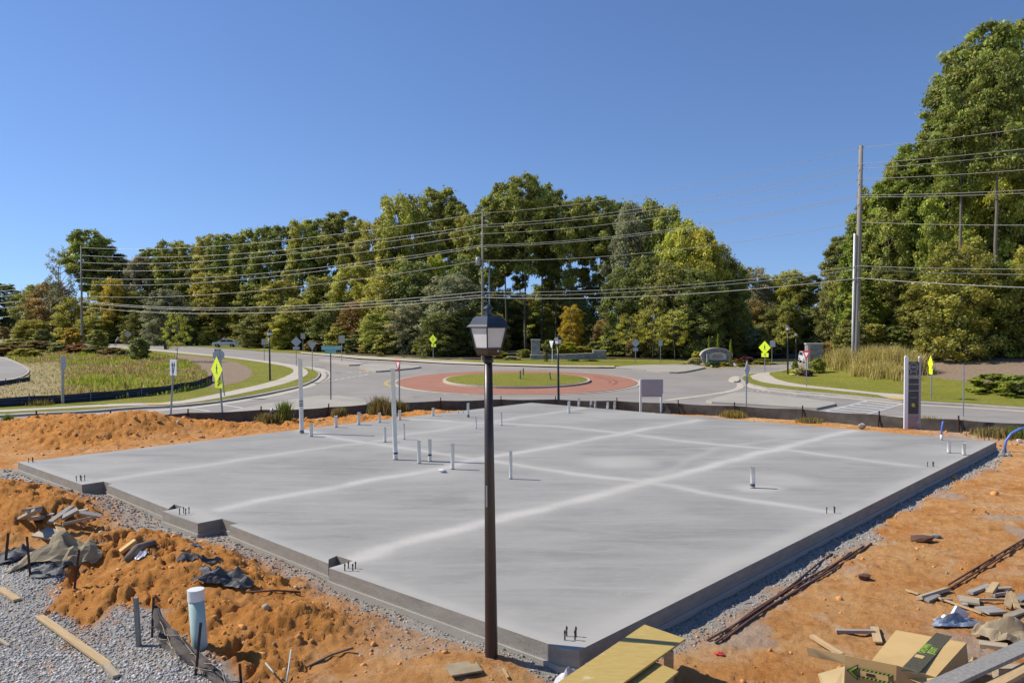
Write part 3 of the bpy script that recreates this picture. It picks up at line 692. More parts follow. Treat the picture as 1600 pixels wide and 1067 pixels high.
arc(RO + .75, 165, 205, .35, 'ypaint'); M['tyremark'] = pm('rubber scuff on pavers', (.20, .085, .055), .8, .3, 2.5, c2=(.33, .13, .08)); arc(RO - 1.6, -25, 35, .22, 'tyremark', .079); arc(RO - 2.1, -18, 28, .16, 'tyremark', .079)
def mark(quad, mat='paint', off=.03): drape('road_marking', W2(quad), off, mat, 1.5)
# right crosswalk ladder
mark([(1274, 646), (1281, 646.5), (1363, 625.3), (1357, 625)]); mark([(1338, 651.5), (1346, 652), (1414, 631.3), (1409, 630.8)])
for k in range(6):
    t = .12 + k * .14; a = Vector((1281, 646)).lerp(Vector((1362, 625.5)), t); b = Vector((1340, 651.5)).lerp(Vector((1409, 631.2)), t)
    mark([(a.x + 1, a.y + .3), (b.x - 1, b.y - .3), (b.x + 3, b.y - 1.3), (a.x + 5, a.y - .8)])
for q in ([(287, 637), (293, 636.6), (331, 643), (324, 643.6)], [(344, 633.4), (350, 632.6), (390, 639), (384, 639.8)]): mark(q)
for k in range(7): a = Vector((517, 595.5)).lerp(Vector((572, 586)), k / 6); mark([(a.x - 3.5, a.y), (a.x + 3, a.y - 1.2), (a.x + 4, a.y - .2), (a.x - 2.5, a.y + 1)])
def road_text(s, c, size, rz, stretch):
    cu = bpy.data.curves.new('t', 'FONT'); cu.body = s; cu.size = 1; cu.align_x = 'CENTER'; cu.align_y = 'CENTER'
    o = bpy.data.objects.new('t', cu); COL.objects.link(o); dg = bpy.context.evaluated_depsgraph_get(); me = bpy.data.meshes.new_from_object(o.evaluated_get(dg)); bpy.data.objects.remove(o)
    mt = Matrix.Rotation(rz, 4, 'Z') @ Matrix.Diagonal((size, size * stretch, 1, 1)); me.transform(mt)
    for v in me.vertices:
        x, y = v.co.x + c.x, v.co.y + c.y; v.co = (x, y, float(roadz(np.array(x), np.array(y))) + .034)
    me.materials.clear(); o = mkobj('road_lettering', me, 'paint'); o['kind'] = 'structure'
dirL = (RG(560, 586).xy - RG(450, 565).xy)
road_text('YIELD', RG(537, 582.5), 1.5, math.atan2(dirL.y, dirL.x) - math.pi / 2, 2.0)
dirR = (RG(1200, 611).xy - RG(1360, 624).xy)
road_text('YIELD', RG(1262, 618.5), 1.1, math.atan2(dirR.y, dirR.x) - math.pi / 2, 2.2)
for k in range(5): a = Vector((1166, 610)).lerp(Vector((1200, 612.5)), k / 4); mark([(a.x - 2.5, a.y + .8), (a.x + 2.5, a.y + 1), (a.x + 4, a.y - .2), (a.x, a.y - .4)])
strip('road_marking', [(493, 601.5), (508, 594), (513, 586.5), (508, 581)], .22, .03, 'paint', 1)
strip('road_marking', [(400, 556.5), (450, 561.5), (500, 567.5), (545, 574.5)], .2, .03, 'ypaint', 0); strip('road_marking', [(330, 546.5), (400, 553), (495, 563)], .15, .03, 'ypaint', 0)
strip('road_marking', [(560, 576), (572, 580.5), (577, 583.5)], .25, .035, 'ypaint', 0); strip('road_marking', [(425, 631), (470, 624), (513, 616.8)], .2, .03, 'ypaint', 0)
strip('road_marking', [(110, 536.5), (250, 539), (330, 546)], .3, .03, 'ypaint', 0)
strip('gutter', [(-100, 529.2), (180, 534), (350, 544), (470, 554), (560, 562.8), (700, 570.5), (870, 576)], .5, .03, 'walk', 0)
# ------------------------------------------------------------------ trees
def cards(C, S, Nn, aspect=1., ):
    """leaf quads: centres, sizes, normals"""
    n = len(C); a = rng.normal(size=(n, 3)); Nn = Nn / (np.linalg.norm(Nn, axis=1, keepdims=True) + 1e-9)
    U = np.cross(Nn, a); U /= np.linalg.norm(U, axis=1, keepdims=True) + 1e-9; Vv = np.cross(Nn, U)
    U = U * (S * .5)[:, None] * aspect; Vv = Vv * (S * .5)[:, None]
    fold = Nn * (S * .12)[:, None]
    V = np.stack([C - U, C - Vv * .8 + fold, C + U, C + Vv + fold], 1).reshape(-1, 3)
    F = np.arange(n * 4).reshape(-1, 4); return V, F
def sph(n): v = rng.normal(size=(n, 3)); return v / np.linalg.norm(v, axis=1, keepdims=True)
HK = {'tpine': 34., 'bpine': 34., 'pine': 30.}    # real height of each library tree, 20 m unless given
def make_crown(kind, n):
    """leaf cloud for a tree 20 m tall and 10 m wide (scaled per tree); returns vertices, faces, colours, clump centres"""
    H, Rr = HK.get(kind, 20.), 5.
    if kind == 'hard': K, z0, z1, cr, prof = 170, .03, .97, (.5, 1.2), lambda t: math.sin(math.pi * (.26 + .64 * t)) ** .55 * random.uniform(.85, 1.1)
    if kind == 'high': K, z0, z1, cr, prof = 130, .32, .98, (.5, 1.15), lambda t: math.sin(math.pi * (.12 + .84 * t)) ** .6
    if kind == 'pine': K, z0, z1, cr, prof = 130, .46, .99, (.5, 1.25), lambda t: (math.sin(math.pi * (.10 + .76 * t)) ** .8) * (.95 if t > .3 else .6) * random.uniform(.65, 1.15)
    if kind == 'pinefull': K, z0, z1, cr, prof = 170, .12, .99, (.45, 1.05), lambda t: math.sin(math.pi * (.33 + .58 * t)) ** .65 * random.uniform(.8, 1.08)
    if kind == 'cedar': K, z0, z1, cr, prof = 150, .02, .99, (.4, .85), lambda t: (1 - t) ** .75 * .9 + .06
    if kind == 'thin': K, z0, z1, cr, prof = 60, .30, .98, (.5, .95), lambda t: math.sin(math.pi * (.15 + .75 * t)) ** .7
    if kind == 'tpine': K, z0, z1, cr, prof = 210, .24, .985, (.45, 1.25), lambda t: (math.sin(math.pi * (.2 + .66 * t)) ** .6) * random.uniform(.6, 1.15)
    if kind == 'bpine': K, z0, z1, cr, prof = 95, .58, .985, (.45, 1.25), lambda t: (math.sin(math.pi * (.15 + .70 * t)) ** .7) * random.uniform(.5, 1.1)
    if kind == 'bush': K, z0, z1, cr, prof = 48, .05, .9, (1.1, 1.7), lambda t: math.sin(math.pi * (.35 + .6 * t)) ** .6
    cs, rs = [], []
    for i in range(K):
        t = (i + random.random()) / K; a = i * 2.39996 + random.uniform(-.5, .5); r = prof(t) * Rr * random.uniform(.35, .88) ** .8
        if kind in ('pine', 'tpine', 'bpine') and t < .3 and random.random() < .5: continue
        if random.random() < .12: r *= 1.15
        cs.append((r * math.cos(a), r * math.sin(a), (z0 + (z1 - z0) * t) * H)); rs.append(random.uniform(*cr) * (1 if t < .85 else .75))
    cs = np.array(cs); rs = np.array(rs); K = len(cs)
    w = rs ** 2; ci = rng.choice(K, n, p=w / w.sum()); d = sph(n); rad = rng.random(n) ** .35
    fl = .5 if kind in ('pine', 'pinefull', 'cedar', 'tpine', 'bpine') else .8
    off = d * (rs[ci] * rad)[:, None]; off[:, 2] *= fl
    C = cs[ci] + off
    C += rng.normal(size=C.shape) * .16; st = rng.random(n) < .10; C[st] += rng.normal(size=(st.sum(), 3)) * .35
    axis = np.stack([C[:, 0], C[:, 1], C[:, 2] * 0], 1) / Rr
    Nn = d * .8 + axis * .6 + rng.normal(size=C.shape) * .9 + np.array([-.25, 0, .45])
    sz = {'tpine': .27, 'bpine': .27, 'pine': .29, 'pinefull': .26, 'cedar': .26, 'thin': .28, 'hard': .31, 'high': .31, 'bush': .75}[kind]
    S = rng.uniform(.6, 1.35, n) * sz
    V, F = cards(C, S, Nn, 1.7 if kind in ('pine', 'pinefull', 'cedar', 'tpine', 'bpine') else 1.15)
    cb = rng.uniform(.62, 1.35, K)[ci]; y = (rng.random(K) < .14)[ci]
    col = np.ones((n, 3)) * (cb * rng.uniform(.72, 1.3, n))[:, None]
    col[:, 0] *= rng.uniform(.85, 1.15, n) * np.where(y, 1.2, 1); col[:, 1] *= np.where(y, 1.12, 1)
    return V, F, np.repeat(col, 4, 0), cs
def make_trunk(kind, cs):
    m = MB(); H = HK.get(kind, 20); r0 = .34 if H > 30 else .22 if kind not in ('thin',) else .13
    top = {'tpine': 33, 'bpine': 33, 'pine': 29, 'pinefull': 19, 'cedar': 18.5, 'high': 17, 'hard': 16, 'thin': 18.5, 'bush': 9}[kind]
    pts = []; x = y = 0
    for i in range(9):
        t = i / 8; pts.append((x, y, -.6 + t * (top + .6))); x += random.uniform(-.16, .16); y += random.uniform(-.16, .16)
    m.path(pts, [r0 * (1.25 if i == 0 else 1 - .88 * i / 8) for i in range(9)], 8)
    def ax(z):
        t = max(0, min(.999, (z + .6) / (top + .6))) * 8; i = int(t); f = t - i; return Vector(pts[i]).lerp(Vector(pts[i + 1]), f)
    for c in cs[::2]:
        c = Vector(c); rr = math.hypot(c.x, c.y); zb = max(1.2, min(top - .3, c.z - rr * (.25 if kind in ('pine', 'pinefull', 'tpine', 'bpine') else .6)))
        b = ax(zb); mid = b.lerp(c, .5) + Vector((0, 0, .15)); m.path([b, mid, c], [.09, .055, .02] if kind in ('tpine', 'bpine', 'pine') else [.07, .045, .015], 5, False)
    return m
LIB = {}
def lib(kind, k, n):
    V, F, c, cs = make_crown(kind, n); me = npmesh('crown', V, F, c); me.materials.append(M['leaf'])
    tm = make_trunk(kind, cs); t = bpy.data.meshes.new('trunk'); t.from_pydata(tm.v, [], tm.f); t.update(); t.materials.append(M['bark']); t.polygons.foreach_set('use_smooth', [True] * len(t.polygons))
    LIB[(kind, k)] = (me, t)
NV = {'hard': 4, 'high': 2, 'tpine': 3, 'bpine': 1, 'pine': 3, 'pinefull': 3, 'cedar': 1, 'thin': 2, 'bush': 2}
NC = {'tpine': 36000, 'bpine': 15000, 'hard': 24000, 'high': 17000, 'pine': 18000, 'pinefull': 26000, 'cedar': 20000, 'thin': 3200, 'bush': 5200}
for kd, c in NV.items():
    for k in range(c): lib(kd, k, NC[kd])
TC = {'pineg': (.30, .325, .066), 'olive': (.375, .37, .072), 'deep': (.245, .262, .064), 'yg': (.46, .44, .070), 'gold': (.56, .43, .05), 'brown': (.34, .25, .075), 'rust': (.36, .19, .05), 'bright': (.32, .36, .058),
      'grey': (.34, .33, .17), 'silver': (.34, .38, .27), 'ygbright': (.42, .44, .04), 'plum': (.17, .09, .09), 'lime': (.30, .42, .03), 'cream': (.58, .54, .24)}
TW = {'pineg': 'green', 'olive': 'olive green', 'deep': 'dark green', 'yg': 'yellow green', 'gold': 'golden yellow', 'brown': 'brownish', 'rust': 'rust tinged', 'bright': 'fresh green', 'grey': 'pale grey green', 'silver': 'silvery blue', 'ygbright': 'bright yellow green'}
KN = {'bpine': ('pine_tree', 'tall high crowned pine'), 'tpine': ('pine_tree', 'tall open pine'), 'hard': ('hardwood_tree', 'leafy hardwood'), 'high': ('hardwood_tree', 'tall bare stemmed hardwood'), 'pine': ('pine_tree', 'tall bare trunked pine'), 'pinefull': ('pine_tree', 'full branched pine'), 'cedar': ('cedar_tree', 'conical cedar'), 'thin': ('sparse_tree', 'thin sparse tree'), 'bush': ('shrub', 'bush')}
cnt = {}; usedl = {}
def tree(px, pt, Y, wpx, kind, tint, where, base=None, group='trees of the woodland edge', name=None, words=None):
    p = D(px, 500, Y); x = p.x; zb = E1(x, Y) if base is None else base
    top = D(px, pt, Y).z; h = (top - zb) * 1.02; w = wpx / FPX * Y * (1.0 if kind in ('tpine', 'bpine') else 1.25 if kind == 'cedar' and tint != 'lime' and wpx > 30 else 1.0) * (1.0 if kind in ('bush',) or group in ('slim arborvitae', 'young roadside trees') else 1.5)
    k = cnt.get(kind, 0); cnt[kind] = k + 1; me, tk = LIB[(kind, k % NV[kind])]
    nm, wd = KN[kind]; wd = words or wd
    lab = f"{TW.get(tint, tint)} {wd} {'tree ' if kind not in ('bush',) and 'tree' not in wd and 'pine' not in wd and 'cedar' not in wd else ''}{where}"
    if lab in usedl: usedl[lab] += 1; lab = lab + ', ' + ['second', 'third', 'fourth', 'fifth', 'sixth', 'seventh'][usedl[lab] - 2] + ' one'
    else: usedl[lab] = 1
    o = thing(name or nm, lab, 'tree' if kind != 'bush' else 'shrub', (x, Y, zb), random.uniform(0, 6.28), group)
    s = (w / 10.4, w / 10.4, h / HK.get(kind, 20.)); o.scale = s
    for n_, m_ in (('trunk', tk), ('crown', me)):
        c = bpy.data.objects.new(n_, m_); COL.objects.link(c); c.parent = o
        t = TC[tint]; j = rng.uniform(.86, 1.14); c.color = (t[0] * j * rng.uniform(.92, 1.1), t[1] * j, t[2] * j, 1)
    return o
T = [
 # far left
 (-30, 452, 320, 50, 'hard', 'deep', 'on the distant ridge at the left edge'), (6, 442, 330, 34, 'pine', 'deep', 'on the distant ridge, tallest at the left edge'), (30, 452, 325, 36, 'hard', 'deep', 'on the distant ridge beside the wooded point'),
 (62, 448, 215, 50, 'hard', 'olive', 'at the left tip of the wood'), (82, 436, 205, 52, 'hard', 'brown', 'left of the bare looking thin tree'), (50, 500, 190, 44, 'hard', 'yg', 'low at the left tip of the wood'),
 (95, 390, 185, 42, 'thin', 'grey', 'standing apart left of the tallest left pine'), (116, 470, 178, 44, 'hard', 'yg', 'between the two left power poles'),
 (138, 358, 186, 62, 'pine', 'pineg', 'with a flat top above the left power pole'), (162, 385, 190, 60, 'pine', 'deep', 'just right of the flat topped pine'), (182, 405, 184, 48, 'pine', 'deep', 'at the right shoulder of the flat topped pine'),
 (168, 440, 172, 52, 'pinefull', 'olive', 'below the flat topped pine'), (178, 430, 168, 30, 'hard', 'gold', 'as a golden streak right of the left power pole'), (150, 500, 165, 46, 'hard', 'yg', 'at the foot of the left power pole'), (200, 450, 172, 60, 'hard', 'deep', 'in shade behind the small diamond sign'),
 (222, 402, 182, 44, 'high', 'grey', 'in the dip beside the flat topped pine'), (240, 388, 186, 48, 'pine', 'pineg', 'left end of the long pine row'), (268, 384, 182, 56, 'pinefull', 'olive', 'in the pine row above the roadside sapling'), (300, 380, 180, 54, 'pinefull', 'pineg', 'in the pine row above the roadside sapling'),
 (262, 452, 150, 56, 'hard', 'grey', 'behind the yellow roadside sapling'), (225, 478, 158, 50, 'hard', 'deep', 'in the shade left of the grey green tree'), (300, 470, 166, 60, 'hard', 'deep', 'in shade above the parked white car'),
 (330, 376, 176, 54, 'pinefull', 'olive', 'in the pine row above the parked car'), (358, 374, 172, 52, 'pine', 'pineg', 'in the pine row above the parked car'), (388, 370, 168, 54, 'pinefull', 'olive', 'above the left street lamp'),
 (345, 430, 164, 60, 'pinefull', 'olive', 'mid height behind the parked white car'), (400, 440, 160, 60, 'pinefull', 'olive', 'mid height behind the left street lamp'), (385, 480, 160, 46, 'hard', 'yg', 'right of the parked white car'), (405, 492, 132, 52, 'hard', 'deep', 'right behind the left street lamp'),
 (418, 362, 164, 52, 'pinefull', 'pineg', 'above the left street lamp'), (446, 356, 160, 50, 'pine', 'deep', 'above the diamond sign on the left road'), (474, 352, 156, 54, 'pinefull', 'olive', 'above the diamond sign on the left road'), (500, 340, 154, 50, 'pine', 'pineg', 'above the street name sign'), (530, 335, 150, 56, 'pine', 'deep', 'above the street name sign'), (556, 345, 146, 46, 'pinefull', 'olive', 'left of the two tall tops'),
 (440, 440, 132, 62, 'pinefull', 'olive', 'mid height above the triangular sign back'), (470, 470, 124, 60, 'hard', 'olive', 'behind the triangular sign back'), (505, 430, 126, 66, 'pinefull', 'olive', 'mid height above the street name sign'), (520, 485, 118, 56, 'hard', 'deep', 'right behind the street name sign'), (448, 492, 122, 44, 'hard', 'yg', 'behind the diamond sign on the left road'),
 (548, 420, 122, 56, 'hard', 'yg', 'turning colour left of the two tall tops'), (562, 470, 114, 52, 'hard', 'brown', 'low, left of the two tall tops'),
 (585, 345, 128, 54, 'hard', 'olive', 'left shoulder of the two tall tops'), (620, 308, 126, 62, 'hard', 'yg', 'left one of the two tall tops'), (648, 306, 132, 54, 'hard', 'olive', 'right one of the two tall tops'),
 (685, 300, 140, 66, 'pine', 'pineg', 'with a rounded top right of the two tall tops'), (712, 322, 136, 48, 'pine', 'pineg', 'at the right shoulder of the rounded pine'), (610, 420, 112, 74, 'hard', 'olive', 'mid height below the two tall tops'), (650, 410, 110, 72, 'hard', 'deep', 'mid height below the two tall tops'),
 (640, 475, 100, 54, 'hard', 'grey', 'at the verge left of the far crossing sign'), (600, 490, 104, 58, 'hard', 'olive', 'at the verge below the two tall tops'), (682, 400, 112, 38, 'hard', 'ygbright', 'in a narrow column left of the middle pole'),
 (705, 430, 98, 74, 'hard', 'grey', 'behind the far crossing sign'), (690, 490, 94, 60, 'hard', 'deep', 'low behind the far crossing sign'), (735, 340, 124, 48, 'pine', 'olive', 'left of the middle power pole'), (742, 470, 96, 56, 'hard', 'deep', 'behind the lantern of the near lamp'),
 (730, 400, 118, 50, 'hard', 'deep', 'behind the middle power pole'),
 # centre pines
 (765, 312, 108, 54, 'pine', 'pineg', 'just right of the middle power pole'), (790, 290, 112, 62, 'pine', 'pineg', 'left of the highest pine'), (822, 280, 106, 64, 'pine', 'pineg', 'highest of the centre pines'), (846, 292, 114, 52, 'pine', 'deep', 'right of the highest pine'),
 (868, 302, 110, 44, 'pine', 'deep', 'above the stone entrance wall'), (890, 318, 104, 44, 'pine', 'pineg', 'above the stone entrance wall'), (910, 312, 108, 42, 'pine', 'deep', 'above the stone entrance wall'), (938, 312, 104, 56, 'pine', 'pineg', 'above the wall end pillar'), (962, 320, 108, 50, 'pine', 'deep', 'above the wall end pillar'),
 (800, 470, 118, 50, 'hard', 'deep', 'low between the centre pine trunks'), (842, 480, 116, 46, 'hard', 'olive', 'low between the centre pine trunks'), (876, 430, 120, 50, 'high', 'olive', 'between the trunks behind the second street lamp'), (905, 470, 104, 40, 'hard', 'deep', 'dark behind the golden maple'),
 (893, 478, 97, 30, 'hard', 'gold', 'behind the stone entrance wall', ), (925, 440, 112, 60, 'high', 'deep', 'right of the golden maple'), (948, 500, 98, 36, 'hard', 'brown', 'behind the right end of the stone wall'), (770, 490, 100, 40, 'hard', 'olive', 'low right of the near lantern'),
 (752, 440, 128, 50, 'hard', 'deep', 'far back left of the centre pine trunks'), (785, 452, 132, 46, 'hard', 'olive', 'far back between the centre pine trunks'), (818, 458, 130, 44, 'hard', 'deep', 'far back between the centre pine trunks'), (850, 446, 128, 48, 'hard', 'olive', 'far back behind the second street lamp'), (880, 455, 126, 44, 'hard', 'deep', 'far back behind the second street lamp'), (778, 330, 116, 40, 'pine', 'olive', 'slim one among the centre pines'), (856, 330, 118, 40, 'pine', 'olive', 'slim one above the second street lamp'), (812, 340, 120, 40, 'pine', 'deep', 'slim one behind the highest pine'),
 # right of centre hardwoods
 (985, 322, 100, 60, 'high', 'grey', 'right of the centre pines'), (1015, 318, 102, 60, 'high', 'olive', 'at the left top of the hardwoods'), (1045, 328, 98, 56, 'high', 'olive', 'at the top of the big hardwood mass'), (975, 420, 94, 56, 'hard', 'deep', 'behind the right diamond sign'),
 (1068, 348, 94, 62, 'high', 'yg', 'at the sunny upper right of the hardwood mass'), (1095, 362, 92, 60, 'high', 'yg', 'on the sunny right shoulder of the hardwoods'), (1122, 385, 96, 56, 'hard', 'olive', 'at the right shoulder of the hardwoods'), (1145, 412, 98, 48, 'hard', 'olive', 'at the right end of the hardwoods'),
 (1010, 400, 94, 66, 'hard', 'deep', 'mid height behind the right diamond sign'), (1050, 410, 90, 66, 'hard', 'deep', 'mid height behind the arched stone sign'), (1090, 420, 88, 62, 'hard', 'deep', 'mid height behind the arched stone sign'), (1128, 440, 92, 60, 'hard', 'deep', 'behind the silvery cedar'),
 (1020, 480, 88, 48, 'thin', 'yg', 'at the verge behind the square sign'), (1055, 485, 86, 46, 'thin', 'yg', 'at the verge left of the arched stone sign'), (985, 490, 90, 44, 'thin', 'yg', 'at the verge behind the right diamond sign'),
 (1175, 418, 130, 52, 'hard', 'grey', 'in the gap right of the hardwood mass'), (1205, 430, 132, 44, 'hard', 'olive', 'in the gap above the right crossing sign'), (1235, 424, 128, 52, 'hard', 'yg', 'in the gap above the right street lamp'), (1262, 432, 126, 46, 'pine', 'deep', 'in the gap left of the tall cedars'),
 (1175, 470, 112, 44, 'hard', 'brown', 'above the silvery cedar'), (1215, 480, 108, 50, 'hard', 'deep', 'in shade behind the right street lamp'), (1255, 485, 106, 50, 'hard', 'deep', 'in shade behind the stone pier'), (1290, 480, 104, 48, 'hard', 'deep', 'in shade right of the stone pier'), (1232, 470, 104, 34, 'hard', 'olive', 'just left of the stone pier'),
 # right wood
 (1312, 372, 96, 46, 'pine', 'deep', 'with a leaning crown left of the right power pole'), (1305, 430, 92, 46, 'hard', 'deep', 'below the leaning pine'), (1296, 398, 102, 26, 'thin', 'grey', 'at the left edge of the right wood'),
 (1338, 340, 84, 52, 'cedar', 'bright', 'just behind the right power pole'), (1372, 292, 86, 56, 'cedar', 'bright', 'with a dark point right of the right power pole'), (1392, 262, 92, 60, 'cedar', 'pineg', 'rising to a spire right of the power pole'), (1420, 300, 84, 54, 'cedar', 'bright', 'in front of the spire topped cedar'),
 (1432, 226, 88, 74, 'tpine', 'bright', 'behind the wires right of the spire'), (1465, 180, 86, 76, 'tpine', 'pineg', 'left shoulder of the tallest pines'), (1502, 78, 84, 90, 'tpine', 'pineg', 'left one of the tallest pines'), (1548, 45, 80, 96, 'tpine', 'pineg', 'second of the tallest pines'), (1592, 40, 82, 96, 'tpine', 'bright', 'at the right edge among the tallest pines'),
 (1478, 270, 76, 66, 'pinefull', 'bright', 'mid height beneath the tallest pines'), (1530, 270, 80, 84, 'pinefull', 'bright', 'mid height beneath the tallest pines'), (1578, 180, 76, 84, 'pinefull', 'bright', 'mid height at the right edge'), (1640, 120, 76, 90, 'tpine', 'pineg', 'beyond the right edge'),
 (1362, 296, 90, 60, 'pinefull', 'bright', 'immediately right of the power pole top half'), (1385, 330, 82, 64, 'hard', 'olive', 'mid height right of the right power pole'), (1410, 250, 90, 60, 'pinefull', 'pineg', 'between the spire topped cedar and the tall pines'), (1328, 400, 90, 44, 'hard', 'olive', 'low, left behind the right power pole'),
 (1350, 430, 78, 56, 'cedar', 'bright', 'low behind the right power pole'), (1395, 420, 80, 60, 'hard', 'deep', 'dark behind the ornamental grasses'), (1440, 440, 76, 56, 'hard', 'olive', 'behind the tall site sign'),
 (1557, 90, 70, 84, 'bpine', 'pineg', 'front one with a pale bare trunk at the right'), (1501, 140, 73, 74, 'bpine', 'pineg', 'with a pale bare trunk left of the front one'),
 (1500, 376, 66, 92, 'hard', 'olive', 'with turning leaves above the mulch bank'), (1570, 410, 66, 78, 'hard', 'olive', 'with turning leaves at the right edge'), (1465, 480, 68, 46, 'hard', 'deep', 'low beside the turning tree'), (1540, 470, 69, 50, 'hard', 'deep', 'dark between the two turning trees'), (1620, 380, 64, 70, 'hard', 'olive', 'just past the right edge'),
]
for t in T: tree(t[0], t[1] + (random.uniform(-7, 7) if t[0] < 560 else 0), *t[2:])
# young planted trees and shrubs
tree(276, 488, 82, 52, 'thin', 'ygbright', 'planted on the mulch beside the two arrow sign', group='young roadside trees', words='slim sapling')
tree(152, 514, 120, 34, 'bush', 'olive', 'beyond the basin hedge', group='young roadside trees', words='young round tree')
tree(112, 510, 122, 34, 'bush', 'gold', 'beyond the basin hedge', group='young roadside trees', words='young tree')
SH = [(80, 537, 108, 40, 'olive', 'taller olive scrub bush behind the basin hedge, left'), (133, 541, 100, 30, 'deep', 'taller dark bush behind the basin hedge, middle'), (172, 545, 94, 30, 'olive', 'taller olive bush behind the basin hedge near the magnolia'), (30, 536, 112, 44, 'brown', 'taller brown scrub bush behind the basin hedge, far left'),
      (218, 528, 84, 26, 'deep', 'dark magnolia at the right end of the basin hedge'), (66, 515, 118, 22, 'deep', 'dark round shrub at the left of the basin hedge'), (25, 531, 105, 50, 'olive', 'scrubby bush at the left end of the basin hedge'), (60, 534, 100, 46, 'brown', 'brown bush in the basin hedge, left part'), (92, 538, 98, 30, 'deep', 'dark green bush in the basin hedge'), (120, 540, 96, 34, 'rust', 'reddish bush in the middle of the basin hedge'), (148, 542, 93, 30, 'deep', 'low dark bush right of the reddish one'), (176, 545, 90, 34, 'brown', 'brownish bush in the basin hedge, right part'), (198, 549, 88, 28, 'deep', 'dark bush beside the magnolia'), (5, 540, 92, 40, 'brown', 'brown scrub bush at the left edge'), (40, 546, 88, 36, 'yg', 'yellowish scrub bush above the cul de sac')]
for px, pt, Y, w, t, lb in SH:
    o = tree(px, pt - 3, Y, w * 1.35, 'bush', t, lb, group='shrubs along the basin'); o['label'] = lb
BU = [(1152, 560, 79, 24, 'rust', 'pinkish low shrub at the right foot of the arched sign'), (1168, 557, 81, 28, 'plum', 'plum and pink shrub between the arched sign and the crossing sign'), (1184, 563, 80, 24, 'olive', 'olive groundcover left of the crossing sign post'), (1203, 566, 80, 26, 'ygbright', 'yellow groundcover right of the crossing sign post'), (1222, 567, 81, 26, 'yg', 'yellow green groundcover along the road behind the right lamp'), (1160, 567, 77, 20, 'ygbright', 'small yellow groundcover patch right of the arched sign'), (1235, 568, 82, 24, 'olive', 'olive groundcover at the far end of the bed by the right lamp'),
      (820, 545, 91, 26, 'olive', 'leafy shrub left of the stone wall pillar'), (857, 529, 90, 24, 'deep', 'tall dark holly beside the stone wall pillar'), (885, 533, 92, 46, 'ygbright', 'yellow green hedge bush behind the stone wall'), (910, 540, 93, 40, 'yg', 'golden green bush behind the stone wall'), (930, 532, 94, 36, 'deep', 'dark bush behind the right end of the stone wall'), (800, 556, 86, 26, 'cream', 'low cream variegated shrub left of the stone wall'), (780, 548, 89, 34, 'yg', 'loose yellow green shrub behind the near lantern'), (760, 545, 93, 30, 'brown', 'brownish shrub left of the yellow green one behind the near lantern'),
      (896, 561, 84, 22, 'lime', 'low lime shrub before the stone wall, right of the lamp'), (925, 561, 84, 24, 'olive', 'low shrub before the right end of the stone wall'),
      (1086, 558, 79, 26, 'cream', 'low pale yellow hedge left of the arched sign'), (1089, 548, 83, 20, 'yg', 'yellow green bush behind the left shoulder of the arched sign'), (1110, 564, 77.5, 18, 'lime', 'yellow flowering plants under the arched sign, left'), (1130, 565, 77.5, 20, 'yg', 'yellow flowering plants under the arched sign, right'), (1118, 571, 76, 14, 'deep', 'dark purple groundcover under the arched sign'),
      (1160, 553, 86, 26, 'rust', 'pinkish plume grass right of the arched sign'), (1180, 551, 88, 44, 'plum', 'plum coloured barberry bush by the far crossing'), (1192, 560, 84, 30, 'ygbright', 'yellow shrub below the right crossing sign'), (1212, 565, 84, 26, 'ygbright', 'low yellow shrub right of the right crossing sign'), (1195, 530, 94, 30, 'gold', 'golden bush behind the right crossing sign'),
      (1243, 562, 68, 12, 'bright', 'small conical green shrub beside the stone pier'), (1250, 574, 66, 26, 'cream', 'white and yellow flower clump at the tip of the lawn'), (1262, 577, 65, 24, 'plum', 'mauve flower clump at the tip of the lawn'), (1278, 558, 67, 26, 'bright', 'bushy green shrub in front of the stone pier'), (1290, 535, 74, 30, 'rust', 'rust topped viburnum bush beside the stone pier'),
      (1550, 582, 52, 70, 'bright', 'spreading green juniper on the mulch bank, left part'), (1590, 584, 50, 70, 'bright', 'spreading green juniper on the mulch bank, right part'), (1640, 586, 50, 70, 'bright', 'spreading juniper past the right edge of the bank')]
for px, pt, Y, w, t, lb in BU:
    o = tree(px, pt, Y, w, 'bush', t, lb, group='ornamental shrubs'); o['label'] = lb
for px, pt, lb in ((1108, 526, 'left of the three'), (1122, 523, 'middle one of the three'), (1142, 532, 'right one of the three')):
    tree(px, pt, 82 if px < 1130 else 79, 8 if px < 1130 else 9, 'cedar', 'lime', lb + ' behind the arched stone sign', group='slim arborvitae', words='slim arborvitae')
tree(1142, 550, 77, 7, 'cedar', 'bright', 'dwarf one at the right shoulder of the arched sign', group='slim arborvitae', words='arborvitae')
tree(853, 551, 83, 8, 'cedar', 'deep', 'standing before the stone wall pillar', group='slim arborvitae', words='dwarf conifer')
tree(1160, 510, 92, 42, 'thin', 'silver', 'right of the arched stone sign', words='weeping cedar')
tree(1170, 520, 95, 34, 'thin', 'silver', 'behind the weeping cedar', words='weeping cedar')

